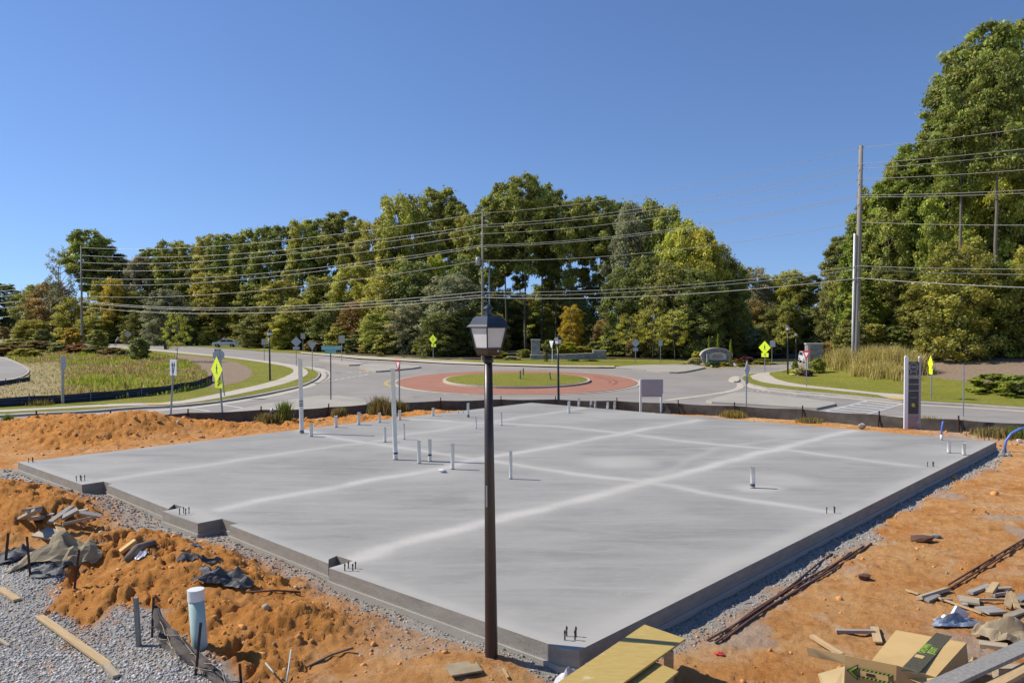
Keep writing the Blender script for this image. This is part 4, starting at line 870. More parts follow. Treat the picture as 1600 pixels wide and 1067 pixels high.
# ------------------------------------------------------------------ blades: weeds and ornamental grasses
def blades(name, x, y, h, w, col, zf, lean=.35, label=None, cat=None):
    n = len(x); z = zf(x, y); a = rng.uniform(0, 6.28, n); b = rng.uniform(0, 6.28, n); l = rng.uniform(0, lean, n) * h
    wx, wy = np.cos(a) * w, np.sin(a) * w
    tx, ty = x + np.cos(b) * l, y + np.sin(b) * l
    mx, my = x + np.cos(b) * l * .35, y + np.sin(b) * l * .35
    V = np.stack([np.stack([x - wx / 2, y - wy / 2, z - .03], 1), np.stack([x + wx / 2, y + wy / 2, z - .03], 1), np.stack([mx + wx / 2, my + wy / 2, z + h * .6], 1), np.stack([tx, ty, z + h], 1), np.stack([mx - wx / 2, my - wy / 2, z + h * .6], 1)], 1).reshape(-1, 3)
    i = np.arange(n) * 5; F = np.concatenate([np.stack([i, i + 1, i + 2], 1), np.stack([i, i + 2, i + 4], 1), np.stack([i + 4, i + 2, i + 3], 1)])
    o = mkobj(name, npmesh(name, V, F, np.repeat(col, 5, 0)), 'blade'); o['kind'] = 'stuff'
    if label: tag(o, label, cat or 'weeds')
    return o
def rpoly(poly, n):
    xs = [p[0] for p in poly]; ys = [p[1] for p in poly]
    x = rng.uniform(min(xs), max(xs), n * 4); y = rng.uniform(min(ys), max(ys), n * 4); k = pip(x, y, poly); return x[k][:n], y[k][:n]
bp = [(p.x, p.y) for p in bas]
x, y = rpoly(bp, 90000)
tan = W2([(-160, 570), (0, 572), (90, 568), (100, 590), (95, 618), (90, 636), (-160, 650)]); tanp = [(p.x, p.y) for p in tan]
it = pip(x, y, tanp); cul = pip(x, y, [(p.x, p.y) for p in W2([(-160, 546), (0, 558), (50, 578), (50, 588), (0, 602), (-160, 608)])])
f = fbm(x * .22, y * .22, 81); f2 = fbm(x * .5, y * .5, 83)
keepm = (~cul) & (rng.random(len(x)) < np.where(it, .35, 1)); x, y, it, f, f2 = x[keepm], y[keepm], it[keepm], f[keepm], f2[keepm]
pal = np.array([(.38, .44, .05), (.50, .46, .09), (.50, .36, .15), (.42, .26, .14), (.60, .48, .26)])
sel = np.where(it, rng.choice([1, 4, 4, 2], len(x)), np.where(f + (rng.random(len(x)) - .5) * .25 > .5, rng.choice([0, 0, 1], len(x)), rng.choice([2, 3, 4, 1], len(x))))
h = np.where(it, .12, (.10 + .48 * f2) * (.35 + 1.2 * vn(x * .9, y * .9, 87))) * rng.uniform(.5, 1.25, len(x))
blades('weeds', x, y, h, .07 + .03 * rng.random(len(x)), pal[sel] * rng.uniform(.7, 1.25, (len(x), 1)), lambda a, b: roadz(a, b) + .16, .45, 'tall mixed green and rusty weeds filling the grassed basin')
for px, pt, Y, w, t_, lb in ((1150, 538, 93, 40, 'deep', 'dark laurel behind the right shoulder of the arched sign'), (1178, 536, 96, 40, 'deep', 'dark laurel behind the plum coloured barberry'), (1205, 540, 98, 40, 'olive', 'olive laurel behind the square sign back at the right crossing'), (1228, 542, 100, 36, 'deep', 'dark laurel left of the right lamp post'), (1250, 543, 104, 36, 'deep', 'dark laurel behind the far small lamp'), (1215, 552, 90, 36, 'plum', 'second plum barberry bush right of the crossing sign'), (1170, 562, 83, 30, 'plum', 'low plum groundcover between sign and crossing')):
    o = tree(px, pt, Y, w, 'bush', t_, lb, group='ornamental shrubs'); o['label'] = lb
# ornamental grasses beside the right pole
og = []
def clump(px, py, hpx, wpx, n, cols_, lab, road=True, cat='ornamental grass', name='ornamental_grass', group=None, spread=.32):
    p = RG(px, py) if road else GS(px, py); spread = .30 if n > 700 else .20; Y = p.y; h = hpx / FPX * Y; w = wpx / FPX * Y
    r = rng.normal(size=(n, 2)) * w * spread; x, y = r[:, 0], r[:, 1]
    hh = h * rng.uniform(.55, 1.08, n) * np.clip(1.1 - (np.hypot(x, y) / w) ** 2, .3, 1)
    c = np.array(cols_)[rng.integers(0, len(cols_), n)] * rng.uniform(.75, 1.25, (n, 1))
    root = p
    o = blades(name, x, y, hh, np.full(n, max(.03, .028 * Y / 40)), c, lambda a, b: a * 0, .5, lab, cat); o.location = p
    if hpx > 17 or name == 'ornamental_grass': del o['kind']
    if group: o['group'] = group
    return o
GC = [(.62, .49, .17), (.52, .46, .12), (.44, .39, .10), (.68, .54, .26)]
for px, py, hp, wp, n, lb in ((1300, 574, 30, 30, 900, 'pale feathery grass clump left of the right power pole'), (1322, 578, 38, 32, 1000, 'tall yellowish grass clump touching the right power pole'), (1362, 582, 44, 44, 1400, 'tall gold grass clump just right of the power pole'), (1395, 584, 46, 48, 1500, 'largest gold grass clump right of the power pole'), (1425, 586, 38, 42, 1300, 'gold grass clump behind the tall site sign'), (1380, 592, 30, 40, 800, 'brown fountain grass before the gold clumps'), (1408, 596, 26, 36, 700, 'brown fountain grass left of the tall site sign'), (1345, 590, 22, 26, 500, 'low grass tuft at the foot of the right power pole'), (1300, 556, 24, 30, 700, 'dark green grass tuft beside the rust topped bush')):
    clump(px, py, hp, wp, n, GC, lb, group='ornamental grasses')
# weeds along the back fence
WD = [(296, 655, 22, 30, 'dry brown weeds by the fence below the arrow sign'), (352, 658, 16, 40, 'grey brown weeds at the foot of the near crossing sign'), (445, 656, 30, 20, 'leafy green weed right of the hydrant'), (420, 660, 16, 40, 'dry weeds around the hydrant'), (530, 652, 16, 24, 'dry weeds by the fence left of the tall middle pipe'), (594, 648, 30, 34, 'tall brown weeds left of the tall white pipe'), (620, 644, 20, 30, 'low brown weeds right of the tall white pipe'), (649, 641, 22, 12, 'upright bright green weed by the fence'), (700, 637, 16, 50, 'straw weeds by the fence left of the near lamp'), (820, 630, 16, 12, 'thin straw weed behind the far slab corner'),
      (1092, 646, 10, 26, 'yellow tuft below the fence right of the blank board'), (1180, 652, 20, 60, 'golden weeds in front of the fence at the edge on sign'), (1005, 642, 10, 30, 'golden tuft at the feet of the blank board'), (1145, 652, 12, 40, 'golden weeds left of the edge on sign'), (1450, 672, 22, 50, 'golden weeds right of the tall site sign'), (1500, 676, 22, 60, 'tall yellow weeds behind the blue tube stub'), (1560, 682, 16, 60, 'mixed weeds at the far right slab corner'), (1390, 664, 8, 30, 'sparse weeds left of the tall site sign'), (1590, 684, 18, 40, 'green brown weeds at the right edge'), (12, 668, 22, 16, 'young yellow green sprout at the left edge before the road'), (1265, 660, 8, 40, 'low brown tuft in front of the crosswalk'), (60, 636, 14, 44, 'greyish dead brush against the black fence')]
WC = [(.32, .24, .09), (.24, .19, .07), (.20, .20, .05), (.38, .28, .10)]
for i, (px, py, hp, wp, lb) in enumerate(WD):
    g = 'green' in lb; gold = 'gold' in lb or 'yellow' in lb
    clump(px, py, hp, wp, int(220 + wp * 9), [(.20, .26, .04), (.16, .20, .04)] if g else ([(.42, .31, .08), (.36, .28, .06), (.28, .22, .06)] if gold else WC), lb, True if px < 30 or py < 640 and px < 100 else False, 'weeds', 'weed_clump', 'weeds along the site fence')

# ------------------------------------------------------------------ lamps
def make_lamp(polem, roofm, label, loc):
    t = thing('street_lamp', label, 'street lamp', loc, 0, 'lantern street lamps')
    m = MB(); m.path([(0, 0, -.5), (0, 0, 0.0), (-.012, 0, 1.2), (-.024, 0, 2.4), (-.036, 0, 3.56)], [.080, .078, .068, .058, .048], 14); m.build('pole', polem, t, True)
    m = MB(); m.lathe([(.052, 0), (.062, .01), (.062, .035), (.05, .05), (.05, .09)], 14, (-.036, 0, 3.555)); m.build('collar', polem, t, True)
    c = (-.036, 0); a = R(43)
    m = MB(); m.frus(c, (.185, .185), (.205, .205), 3.64, 3.655, a); m.frus(c, (.19, .19), (.225, .225), 3.657, 3.725, a); m.build('lantern_base', polem, t)
    m = MB()
    for k in range(4):
        w = a + R(45) + k * math.pi / 2; d = Vector((math.cos(w), math.sin(w), 0))
        m.tube(Vector((c[0], 0, 3.72)) + d * .155, Vector((c[0], 0, 3.972)) + d * .213, .009, .009, 6)
    for zr, rr in ((3.727, .155), (3.968, .212)):
        cs_ = [Vector((c[0], 0, zr)) + Vector((math.cos(a + R(45) + k * math.pi / 2), math.sin(a + R(45) + k * math.pi / 2), 0)) * rr for k in range(5)]
        for u_, v_ in zip(cs_, cs_[1:]): m.tube(u_, v_, .008, .008, 6)
    m.build('lantern_frame', polem, t)
    for k in range(4):
        w = a + k * math.pi / 2; d = Vector((math.cos(w), math.sin(w), 0)); s = Vector((-d.y, d.x, 0)); o0 = Vector((c[0], 0, 0))
        b0, b1 = o0 + d * .105 + Vector((0, 0, 3.727)), o0 + d * .147 + Vector((0, 0, 3.972))
        q = [b0 - s * .104, b0 + s * .104, b1 + s * .147, b1 - s * .147]; m = MB(); m.hexa([p - d * .006 for p in q], q); m.build('glass_pane', 'frost', t)
    m = MB(); m.frus(c, (.365, .365), (.31, .31), 3.975, 4.005, a); m.frus(c, (.305, .305), (.255, .255), 4.007, 4.075, a); m.frus(c, (.255, .255), (.20, .20), 4.075, 4.10, a); rf = m.build('roof', roofm, t)
    m = MB(); m.lathe([(.055, 0), (.05, .02), (.034, .03), (.034, .085), (.062, .09), (.04, .115), (.008, .14)], 14, (c[0], 0, 4.098)); m.build('finial', roofm, rf)
    m = MB(); w = a - R(90); d = Vector((math.cos(w), math.sin(w), 0)); pc = Vector((c[0] + .045, 0, 3.695)) + d * .1; m.tube(pc, pc + d * .012, .012, .010, 10); m.build('photocell', 'frost', t)
    return t
p = P(768, 1027, .10)
lamp0 = make_lamp('lamp', 'lamproof', 'tall bronze lantern street lamp standing at the near edge of the slab', (p.x, p.y, .02))
sl_ = MB(); sl_.box((-.056, -.062, 2.0), (.02, .004, .25)); sl_.build('sticker', 'signback', lamp0)
lampf = make_lamp('lampmid', 'lampmid', 'black lantern street lamp in front of the roundabout, behind the far slab corner', (0, 0, 0))
def lampat(px, pb, pt, lb, o=None, depthroad=True):
    p = RG(px, pb) if depthroad else GS(px, pb); h = D(px, pt, p.y).z - p.z
    if o: o.location = p; o.scale = (1, 1, h / 4.24)
    else: dup(lampf, p, 0, lb, (1, 1, h / 4.24))
p = D(873, 523, 44.5); g0 = E1(p.x, 44.5); lampf.location = (p.x, 44.5, g0); lampf.scale = (1, 1, (p.z - g0) / 4.24)
lampat(422, 597, 514, 'black lantern street lamp on the left lawn beside the footpath')
lampat(1231, 587, 506, 'black lantern street lamp at the tip of the right lawn')
lampat(1244, 566, 519, 'small far lantern lamp seen right of the lawn tip lamp')

# ------------------------------------------------------------------ signs
def post(t, h, mat='steel', r=.035, lean=0.):
    m = MB(); m.tube((-lean * .0, 0, -.3), (lean, 0, h), r, r, 8); m.build('post', mat, t)
def shape(kind, w, h):
    if kind == 'diamond': return [(0, -h / 2), (w / 2, 0), (0, h / 2), (-w / 2, 0)]
    if kind == 'yield': return [(0, -h / 2), (w / 2, h / 2), (-w / 2, h / 2)]
    if kind == 'oct': return [(w / 2 * math.cos(R(22.5 + 45 * k)) / math.cos(R(22.5)), h / 2 * math.sin(R(22.5 + 45 * k)) / math.cos(R(22.5))) for k in range(8)]
    return [(-w / 2, -h / 2), (w / 2, -h / 2), (w / 2, h / 2), (-w / 2, h / 2)]
def plate(t, kind, cx, cz, w, h, yaw, mat, y=-.045, name='sign_panel', th=.012, parent=None, border=None):
    m = MB(); m.plate([(a, b) for a, b in shape(kind, w, h)], y - th, y); o = m.build(name, mat, parent or t); o.location = (cx, 0, cz)
    o.rotation_euler = (0, 0, yaw)
    return o
def ped(o, s, y, mat='black'):
    """walking person pictogram, s = sign height"""
    m = MB(); u = s
    m.plate([(.035 * u * math.cos(k * .785), .20 * u + .035 * u * math.sin(k * .785)) for k in range(8)], y - .004, y)
    for a, b, w in (((0, .15), (0, -.02), .035), ((0, .13), (.075, .02), .014), ((0, .13), (-.075, .03), .014), ((.01, -.02), (.07, -.20), .018), ((-.005, -.02), (-.06, -.20), .018)):
        a = Vector(a) * u; b = Vector(b) * u; d = (b - a).normalized(); n = Vector((-d.y, d.x)) * w * u
        m.plate([tuple(a - n), tuple(b - n), tuple(b + n), tuple(a + n)][::-1], y - .004, y)
    return m.build('pictogram', mat, o)
def arrow(o, s, y, ang, mat='black', name='arrow_mark'):
    m = MB(); r = Matrix.Rotation(ang, 2)
    for poly in ([(-.05, -.32), (.05, -.32), (.05, .1), (-.05, .1)], [(-.17, .08), (.17, .08), (0, .36)]): m.plate([tuple(r @ Vector(p) * s) for p in poly], y - .004, y)
    return m.build(name, mat, o)
def signobj(px, pb, label, plates, lean_px=0, r=.035, name='road_sign', pmat='steel', ptop=None, road=True, cat='road sign', group=None, Y=None):
    p = (RG(px, pb) if road else GS(px, pb)) if Y is None else Vector((D(px, 500, Y).x, Y, E1(D(px, 500, Y).x, Y)))
    t = thing(name, label, cat, p, 0, group); k = p.y / FPX
    top = max([D(px, a[2] - a[4] / 2, p.y).z for a in plates] + ([D(px, ptop, p.y).z] if ptop else [])) - p.z
    lean = lean_px * k; post(t, top - .03, pmat, r, lean)
    out = []
    for i, (kind, cx, cy, w, h, yaw, mat, *ex) in enumerate(plates):
        zc = D(px, cy, p.y).z - p.z; xc = (cx - px) * k
        yw = R(yaw) - math.atan((px - 800) / FPX); ww = w * k / max(.15, math.cos(R(yaw))); o = plate(t, kind, xc, zc, ww, h * k, yw, mat, -.04 - .0)
        out.append((o, ww, h * k))
    return t, out
FY_ = -.0521
# near crossing sign (left)
t, o = signobj(349, 656, 'yellow green pedestrian crossing sign with arrow plate, near left by the fence', [('diamond', 340.5, 577, 17, 41, -64, 'fluoro'), ('rect', 343.5, 600, 11, 12, -55, 'fluoro')], -8, .05)
ped(o[0][0], o[0][2] * .9, FY_); arrow(o[1][0], o[1][2] * 1.1, FY_, R(140))
t, o = signobj(266, 652, 'white two arrow lane sign on a leaning post, far left of the slab', [('rect', 272.5, 574, 9.5, 25, -50, 'white')], 6.5, .05)
for dx, bend in ((-.14, 0), (.16, .10)):
    m = MB(); hh = o[0][2]; ww = o[0][1]
    m.plate([((dx - .07 - bend) * ww, -.34 * hh), ((dx + .03 - bend) * ww, -.34 * hh), ((dx + .05) * ww, .1 * hh), ((dx - .05) * ww, .1 * hh)], FY_ - .004, FY_)
    m.plate([((dx - .13) * ww, .1 * hh), ((dx + .13) * ww, .1 * hh), (dx * ww, .38 * hh)], FY_ - .004, FY_); m.build('arrow_mark', 'black', o[0][0])
signobj(352, 622, 'grey octagonal stop sign seen from behind, over the near crossing sign', [('oct', 342, 555, 17, 17, 0, 'signback'), ('rect', 341, 548, 10, 5, 0, 'black')], -9, .04)
signobj(98, 634, 'narrow blank sign back on a wide pale post by the black fence', [('rect', 99.5, 567, 7, 21, 10, 'signback')], 0, .09, pmat='cream')
signobj(413, 566, 'cream square sign back left of the left street lamp', [('rect', 413, 534, 8, 9, 0, 'cream')], 0)
signobj(463, 573, 'silver diamond sign back with small plate, beside the left footpath', [('diamond', 463, 534, 16, 16, 0, 'signback'), ('rect', 463, 544, 10, 5, 0, 'signback')], 0)
signobj(473.5, 551, 'small speed limit sign back behind the diamond sign back', [('rect', 473.5, 525, 7, 9, 0, 'cream')], 0)
signobj(488, 582, 'silver triangular yield sign back at the end of the left footpath', [('yield', 488, 541, 15, 13, 0, 'signback')], 0)
signobj(534, 567, 'square sign back right of the green street name sign', [('rect', 534, 530, 9, 12, 0, 'cream')], 0)
t, o = signobj(677, 565, 'far pedestrian crossing sign against the dark hardwoods', [('diamond', 677, 530, 12, 15, -36, 'fluoro'), ('rect', 678, 539.5, 7, 5, -36, 'fluoro')], 0); ped(o[0][0], o[0][2] * .9, FY_); arrow(o[1][0], o[1][2] * 1.1, FY_, R(140))
t, o = signobj(1195, 583, 'right hand pedestrian crossing sign before the plum bushes', [('diamond', 1195, 543, 18, 21, -30, 'fluoro'), ('rect', 1195.5, 554.5, 10.5, 6.5, -30, 'fluoro')], 0); ped(o[0][0], o[0][2] * .9, FY_); arrow(o[1][0], o[1][2] * 1.1, FY_, R(-140))
t, o = signobj(624, 640, 'narrow red and white yield sign on the near side of the red roundabout', [('yield', 623, 572, 9, 19, -52, 'red')], 0, .045)
m = MB(); w_, h_ = o[0][1], o[0][2]; m.plate([(0, -.22 * h_), (.27 * w_, .33 * h_), (-.27 * w_, .33 * h_)], FY_ - .004, FY_); m.build('white_centre', 'white', o[0][0])
t, o = signobj(1260, 607, 'red yield sign on the edge of the right lawn', [('yield', 1260, 555, 13, 14, -25, 'red')], 0)
m = MB(); w_, h_ = o[0][1], o[0][2]; m.plate([(0, -.2 * h_), (.25 * w_, .3 * h_), (-.25 * w_, .3 * h_)], FY_ - .004, FY_); m.build('white_centre', 'white', o[0][0])
signobj(863, 568, 'white triangular yield sign back standing before the stone wall', [('yield', 862, 538.5, 7, 12, -50, 'white')], 0, .04, pmat='white')
signobj(993, 569, 'silver diamond sign back with plate, right of the stone wall', [('diamond', 993, 536, 13, 14, 0, 'signback'), ('rect', 993, 546, 8, 5, 0, 'signback')], 0)
signobj(1032, 568, 'square sign back between the diamond sign and the arched stone sign', [('rect', 1032, 536, 6, 9, 0, 'signback')], 0)
signobj(1206, 570, 'square sign back right behind the yellow crossing sign', [('rect', 1207, 537, 8, 10, 0, 'signback')], 0)
signobj(200, 541, 'small pale diamond sign back beyond the dark magnolia', [('diamond', 200, 522, 11, 11, 0, 'cream')], 0)
signobj(1166, 645, 'thin diamond sign seen nearly edge on, standing on the right traffic island', [('diamond', 1166, 577, 8, 27, 64, 'signback'), ('rect', 1165.5, 594, 4, 12, 64, 'steel')], 0, .035)
signobj(1455, 626, 'yellow green diamond sign seen almost edge on beside the tall site sign', [('diamond', 1454.5, 568, 7, 26, -70, 'fluoro'), ('rect', 1455, 580, 5, 9, -70, 'fluoro')], 0, .035)
t = thing('marker_post', 'bare grey metal post on the right verge', 'post', RG(1505, 651)); post(t, D(1505, 570, t.location.y).z - t.location.z, 'steel', .035)
m = MB(); m.lathe([(.04, 0), (.04, .02), (.015, .03)], 8, (0, 0, D(1505, 570, t.location.y).z - t.location.z)); m.build('cap', 'steel', t)
# street name sign
p = RG(517, 628); k = p.y / FPX
t = thing('street_name_sign', 'pair of faded green street name blades on a dark post', 'street sign', p); zt = D(517, 544, p.y).z - p.z
post(t, zt - .1, 'lampmid', .035)
def ftext(s, size, mat, parent, loc, rot, name='lettering', ext=.002, align='CENTER', sx=1):
    cu = bpy.data.curves.new('t', 'FONT'); cu.body = s; cu.size = size; cu.align_x = align; cu.align_y = 'CENTER'; cu.extrude = ext; cu.resolution_u = 2
    o = bpy.data.objects.new('t', cu); COL.objects.link(o); dg = bpy.context.evaluated_depsgraph_get(); me = bpy.data.meshes.new_from_object(o.evaluated_get(dg)); bpy.data.objects.remove(o)
    me.transform(Matrix.Diagonal((sx, 1, 1, 1))); me.materials.clear(); o = mkobj(name, me, mat, parent); o.location = loc; o.rotation_euler = rot; return o
b1 = MB().box((0, 0, 0), (31 * k, .01, 7 * k)).build('name_blade', 'sgreen', t); b1.location = (.05, -.05, D(517, 543.5, p.y).z - p.z)
ftext('Downtown Blvd', 4.2 * k, 'white', b1, (0, -.008, 0), (R(90), 0, 0))
b2 = MB().box((0, 0, 0), (17 * k, .01, 6 * k)).build('name_blade', 'sgreen', t); b2.location = (0, -.06, D(517, 549, p.y).z - p.z)
# blank board
p = GS(1014, 642); Y = 38.0
x0 = D(1000, 630, 37.4).x; p0 = Vector((x0, 37.2, E1(x0, 37.2)))
t = thing('blank_sign_board', 'blank pinkish board on two white posts behind the slab', 'sign board', p0); k = 37.2 / FPX
for i, (xx, pt, pw) in enumerate(((0, 592.5, .10), (32 * k, 594, .09))):
    zt = D(1000, pt, 37.2).z - p0.z; m = MB(); m.box((xx, .0, zt / 2 - .2), (pw, .1, zt + .4)); m.build('post', 'white', t)
zt, zb = D(1000, 592.5, 37.2).z - p0.z, D(1000, 614.5, 37.2).z - p0.z
m = MB(); m.box((17.5 * k, -.07, (zt + zb) / 2), (34 * k, .025, zt - zb)); m.build('board', 'boardp', t)
zb2 = D(1000, 620, 37.2).z - p0.z; m = MB(); m.box((17.5 * k, -.055, (zb + zb2) / 2), (32 * k, .02, zb - zb2 - .01)); m.build('lower_board', 'boardp', t)
# tall site sign
Y = 30.4; x0 = D(1415.5, 640, Y).x; p0 = Vector((x0, Y, E1(x0, Y))); k = Y / FPX
t = thing('site_sign', 'tall narrow charcoal site sign between two white posts at the right back of the slab', 'site sign', p0)
for xx, pt, pb in ((0, 558, 673), (21 * k, 559, 673)):
    z1, z0 = D(1415, pt, Y).z - p0.z, D(1415, pb, Y).z - p0.z; m = MB(); m.box((xx, 0, (z1 + z0) / 2 - .1), (.15 if xx == 0 else .085, .06, z1 - z0 + .2)); po = m.build('post', 'white' if xx == 0 else 'boardp', t)  # right post is white too; the grey board colour paints in its shade
    m = MB(); m.frus((xx, 0), (.16 if xx == 0 else .10, .08), (.05, .05), z1, z1 + .06); m.build('post_cap', 'white', po)
def zz(py): return D(1415, py, Y).z - p0.z
cxs = 10.5 * k; pw = 21 * k - .12 - .012
def sp(pt, pb, mat, name='sign_panel'): return MB().box((cxs + .01, -.02, (zz(pt) + zz(pb)) / 2), (pw + .01, .03, zz(pt) - zz(pb) - .008)).build(name, mat, t)
sp(565, 586, 'signdark'); sp(586, 591.5, 'signlite'); sp(591.5, 600, 'signdark'); sp(600.6, 610, 'signdark'); sp(610.6, 647, 'signdark'); sp(647, 659, 'signlite'); sp(660, 674, 'signlite')
m = MB()
for a in range(10):
    w0, w1 = R(-60 + a * 30), R(-60 + (a + 1) * 30); r_ = .17
    m.tube((cxs + r_ * math.cos(w0), -.04, zz(573.5) + r_ * .95 * math.sin(w0)), (cxs + r_ * math.cos(w1), -.04, zz(573.5) + r_ * .95 * math.sin(w1)), .012, .012, 5)
m.tube((cxs - .08, -.04, zz(579.5)), (cxs - .13, -.04, zz(584)), .014, .014, 5); m.tube((cxs + .08, -.04, zz(579.5)), (cxs + .13, -.04, zz(584)), .014, .014, 5); m.tube((cxs - .10, -.04, zz(580)), (cxs + .10, -.04, zz(580)), .012, .012, 5); m.build('logo_ring', 'signback', t)
ftext('HHS', .13, 'signback', t, (cxs, -.038, zz(573.5)), (R(90), 0, 0)); ftext('STONE', .10, 'cream', t, (cxs, -.038, zz(588.7)), (R(90), 0, 0)); ftext('SOUTH', .08, 'rust', t, (cxs, -.038, zz(594)), (R(90), 0, 0))
for py in (600.3, 610.3): MB().box((cxs, -.038, zz(py)), (pw * .98, .006, .02)).build('rule_line', 'cream', t)
ftext('AVAILABLE', .055, 'signback', t, (cxs, -.038, zz(621)), (R(90), 0, 0))
m = MB(); m.plate([(.07 * math.cos(i * .7), .08 * math.sin(i * .7)) for i in range(9)], -.044, -.037); m.plate([(.02, -.06), (.09, -.09), (.05, -.03)], -.044, -.037); o = m.build('yellow_emblem', 'yellow', t); o.location = (cxs, 0, zz(632.5))
# island stakes
for px, pt, pb, dx, lb in ((813, 583, 601, -1, 'leaning wooden stake on the roundabout lawn, left of the pair'), (817.5, 580, 595, 0, 'back wooden stake of the pair on the roundabout lawn'), (861, 585, 601, -2, 'leaning wooden stake alone on the right of the roundabout lawn')):
    p = RG(px, pb); p.z = float(dome(p.x, p.y)); h = (pb - pt) / FPX * p.y; t = MB().hexa([Vector((a, b, -.1)) for a, b in ((-.04, -.05), (.06, -.05), (.06, .05), (-.04, .05))], [Vector((a + dx * p.y / FPX * 1.2 + (.05 if dx == -1 else 0), b, h)) for a, b in ((-.04, -.05), (.06, -.05), (.06, .05), (-.04, .05))]).build('survey_stake', 'greywood', None, loc=p); tag(t, lb, 'stake', 'stakes on the roundabout')

# ------------------------------------------------------------------ silt fences
def silt(px_pts, hgt, label, mat, lo=True, threads=True, stepm=2.6, postmat='rust', zoff=None, name='silt_fence'):
    p = [Vector(q) for q in px_pts]; o0 = p[0].copy(); t = thing(name, label, 'silt fence', o0)
    q = []; L = 0
    for a, b in zip(p, p[1:]):
        n = max(2, int((b - a).length / .35)); q += [a.lerp(b, i / n) for i in range(n)]
    q.append(p[-1]); s = [0]
    for a, b in zip(q, q[1:]): s.append(s[-1] + (b - a).length)
    m = MB(); vs = []; rowsn = 5
    for i, c in enumerate(q):
        tt = (q[min(i + 1, len(q) - 1)] - q[max(i - 1, 0)]).normalized(); nn = Vector((-tt.y, tt.x, 0)); ph = (s[i] % stepm) / stepm
        sag = .05 * math.sin(ph * math.pi)
        for j in range(rowsn):
            f = j / (rowsn - 1); w = nn * (.05 * math.sin(ph * math.pi * 2 + j) * (1 - abs(2 * f - 1) * .3) + random.uniform(-.012, .012))
            vs.append(c - o0 + Vector((0, 0, -.06 + f * (hgt + .06) - sag * f)) + w)
    m.add(vs, [(i * rowsn + j, (i + 1) * rowsn + j, (i + 1) * rowsn + j + 1, i * rowsn + j + 1) for i in range(len(q) - 1) for j in range(rowsn - 1)])
    f = m.build('fabric', mat, t, True)
    k = 0
    while k * stepm < s[-1]:
        i = min(range(len(s)), key=lambda i_: abs(s[i_] - k * stepm)); c = q[i] - o0; l = random.uniform(-.06, .06)
        m = MB(); m.box((0, 0, 0), (.045, .045, hgt + .25), Matrix.Rotation(l, 3, 'Y')); o = m.build('stake', postmat, t); o.location = c + Vector((0, -.05, hgt / 2 + .03)); k += 1
    if threads:
        for fz in (.38, .72):
            m = MB(); m.path([q[i] - o0 + Vector((0, -.035, hgt * fz + .02 * math.sin(s[i] * 1.3))) for i in range(0, len(q), 2)], .014, 4); m.build('tie_cord', 'bluethread', f)
    return t
fb = [(-19.0, 31.2), (-15.5, 31.6), (-11.6, 33.7), (-8.5, 34.7), (-6.6, 36.7), (-4.9, 37.6), (-1.3, 38.7), (1.4, 38.9), (4.4, 38.2), (6.2, 37.6), (10.5, 35.5), (12.4, 34.5), (13.7, 33.4), (15.9, 31.3), (19.2, 29.3), (24, 27.6)]
silt([(x, y, E1(x, y)) for x, y in fb], .64, 'long dusty brown silt fence sagging behind the slab', 'fabric2', threads=False, stepm=2.9)
silt([RG(a, b) + Vector((0, 0, .14)) for a, b in ((-60, 643), (0, 639.5), (58, 636), (133, 631), (230, 621.5), (265, 617), (283, 614), (310, 608.6), (325, 602), (332, 599))], .55, 'long black silt fence with blue cords curving round the grassed basin', 'fabric', postmat='greywood', stepm=3.3)
silt([RG(a, b) for a, b in ((-50, 611), (0, 606.5), (24, 602), (47, 598))], .5, 'short black silt fence beside the cul de sac at the left edge', 'fabric', postmat='greywood', stepm=3)

# ------------------------------------------------------------------ hydrant
p = GS(425, 659); 
t = thing('fire_hydrant', 'grey fire hydrant with silver bonnet behind the left mound', 'fire hydrant', p)
hb = (659 - 637) / FPX * p.y; s_ = hb / .8
MB().lathe([(.14 * s_, -.1), (.14 * s_, .04 * s_), (.09 * s_, .06 * s_), (.09 * s_, .5 * s_), (.12 * s_, .52 * s_), (.12 * s_, .56 * s_)], 12).build('barrel', 'hydrant', t, True)
MB().lathe([(.12 * s_, .56 * s_), (.11 * s_, .66 * s_), (.06 * s_, .74 * s_), (.03 * s_, .76 * s_), (.03 * s_, .82 * s_)], 12).build('bonnet', 'hydcap', t, True)
for d in ((1, 0), (-1, 0), (0, -1)): MB().tube((d[0] * .07 * s_, d[1] * .07 * s_, .42 * s_), (d[0] * .19 * s_, d[1] * .19 * s_, .42 * s_), .06 * s_, .06 * s_, 8).build('outlet_cap', 'hydrant', t)

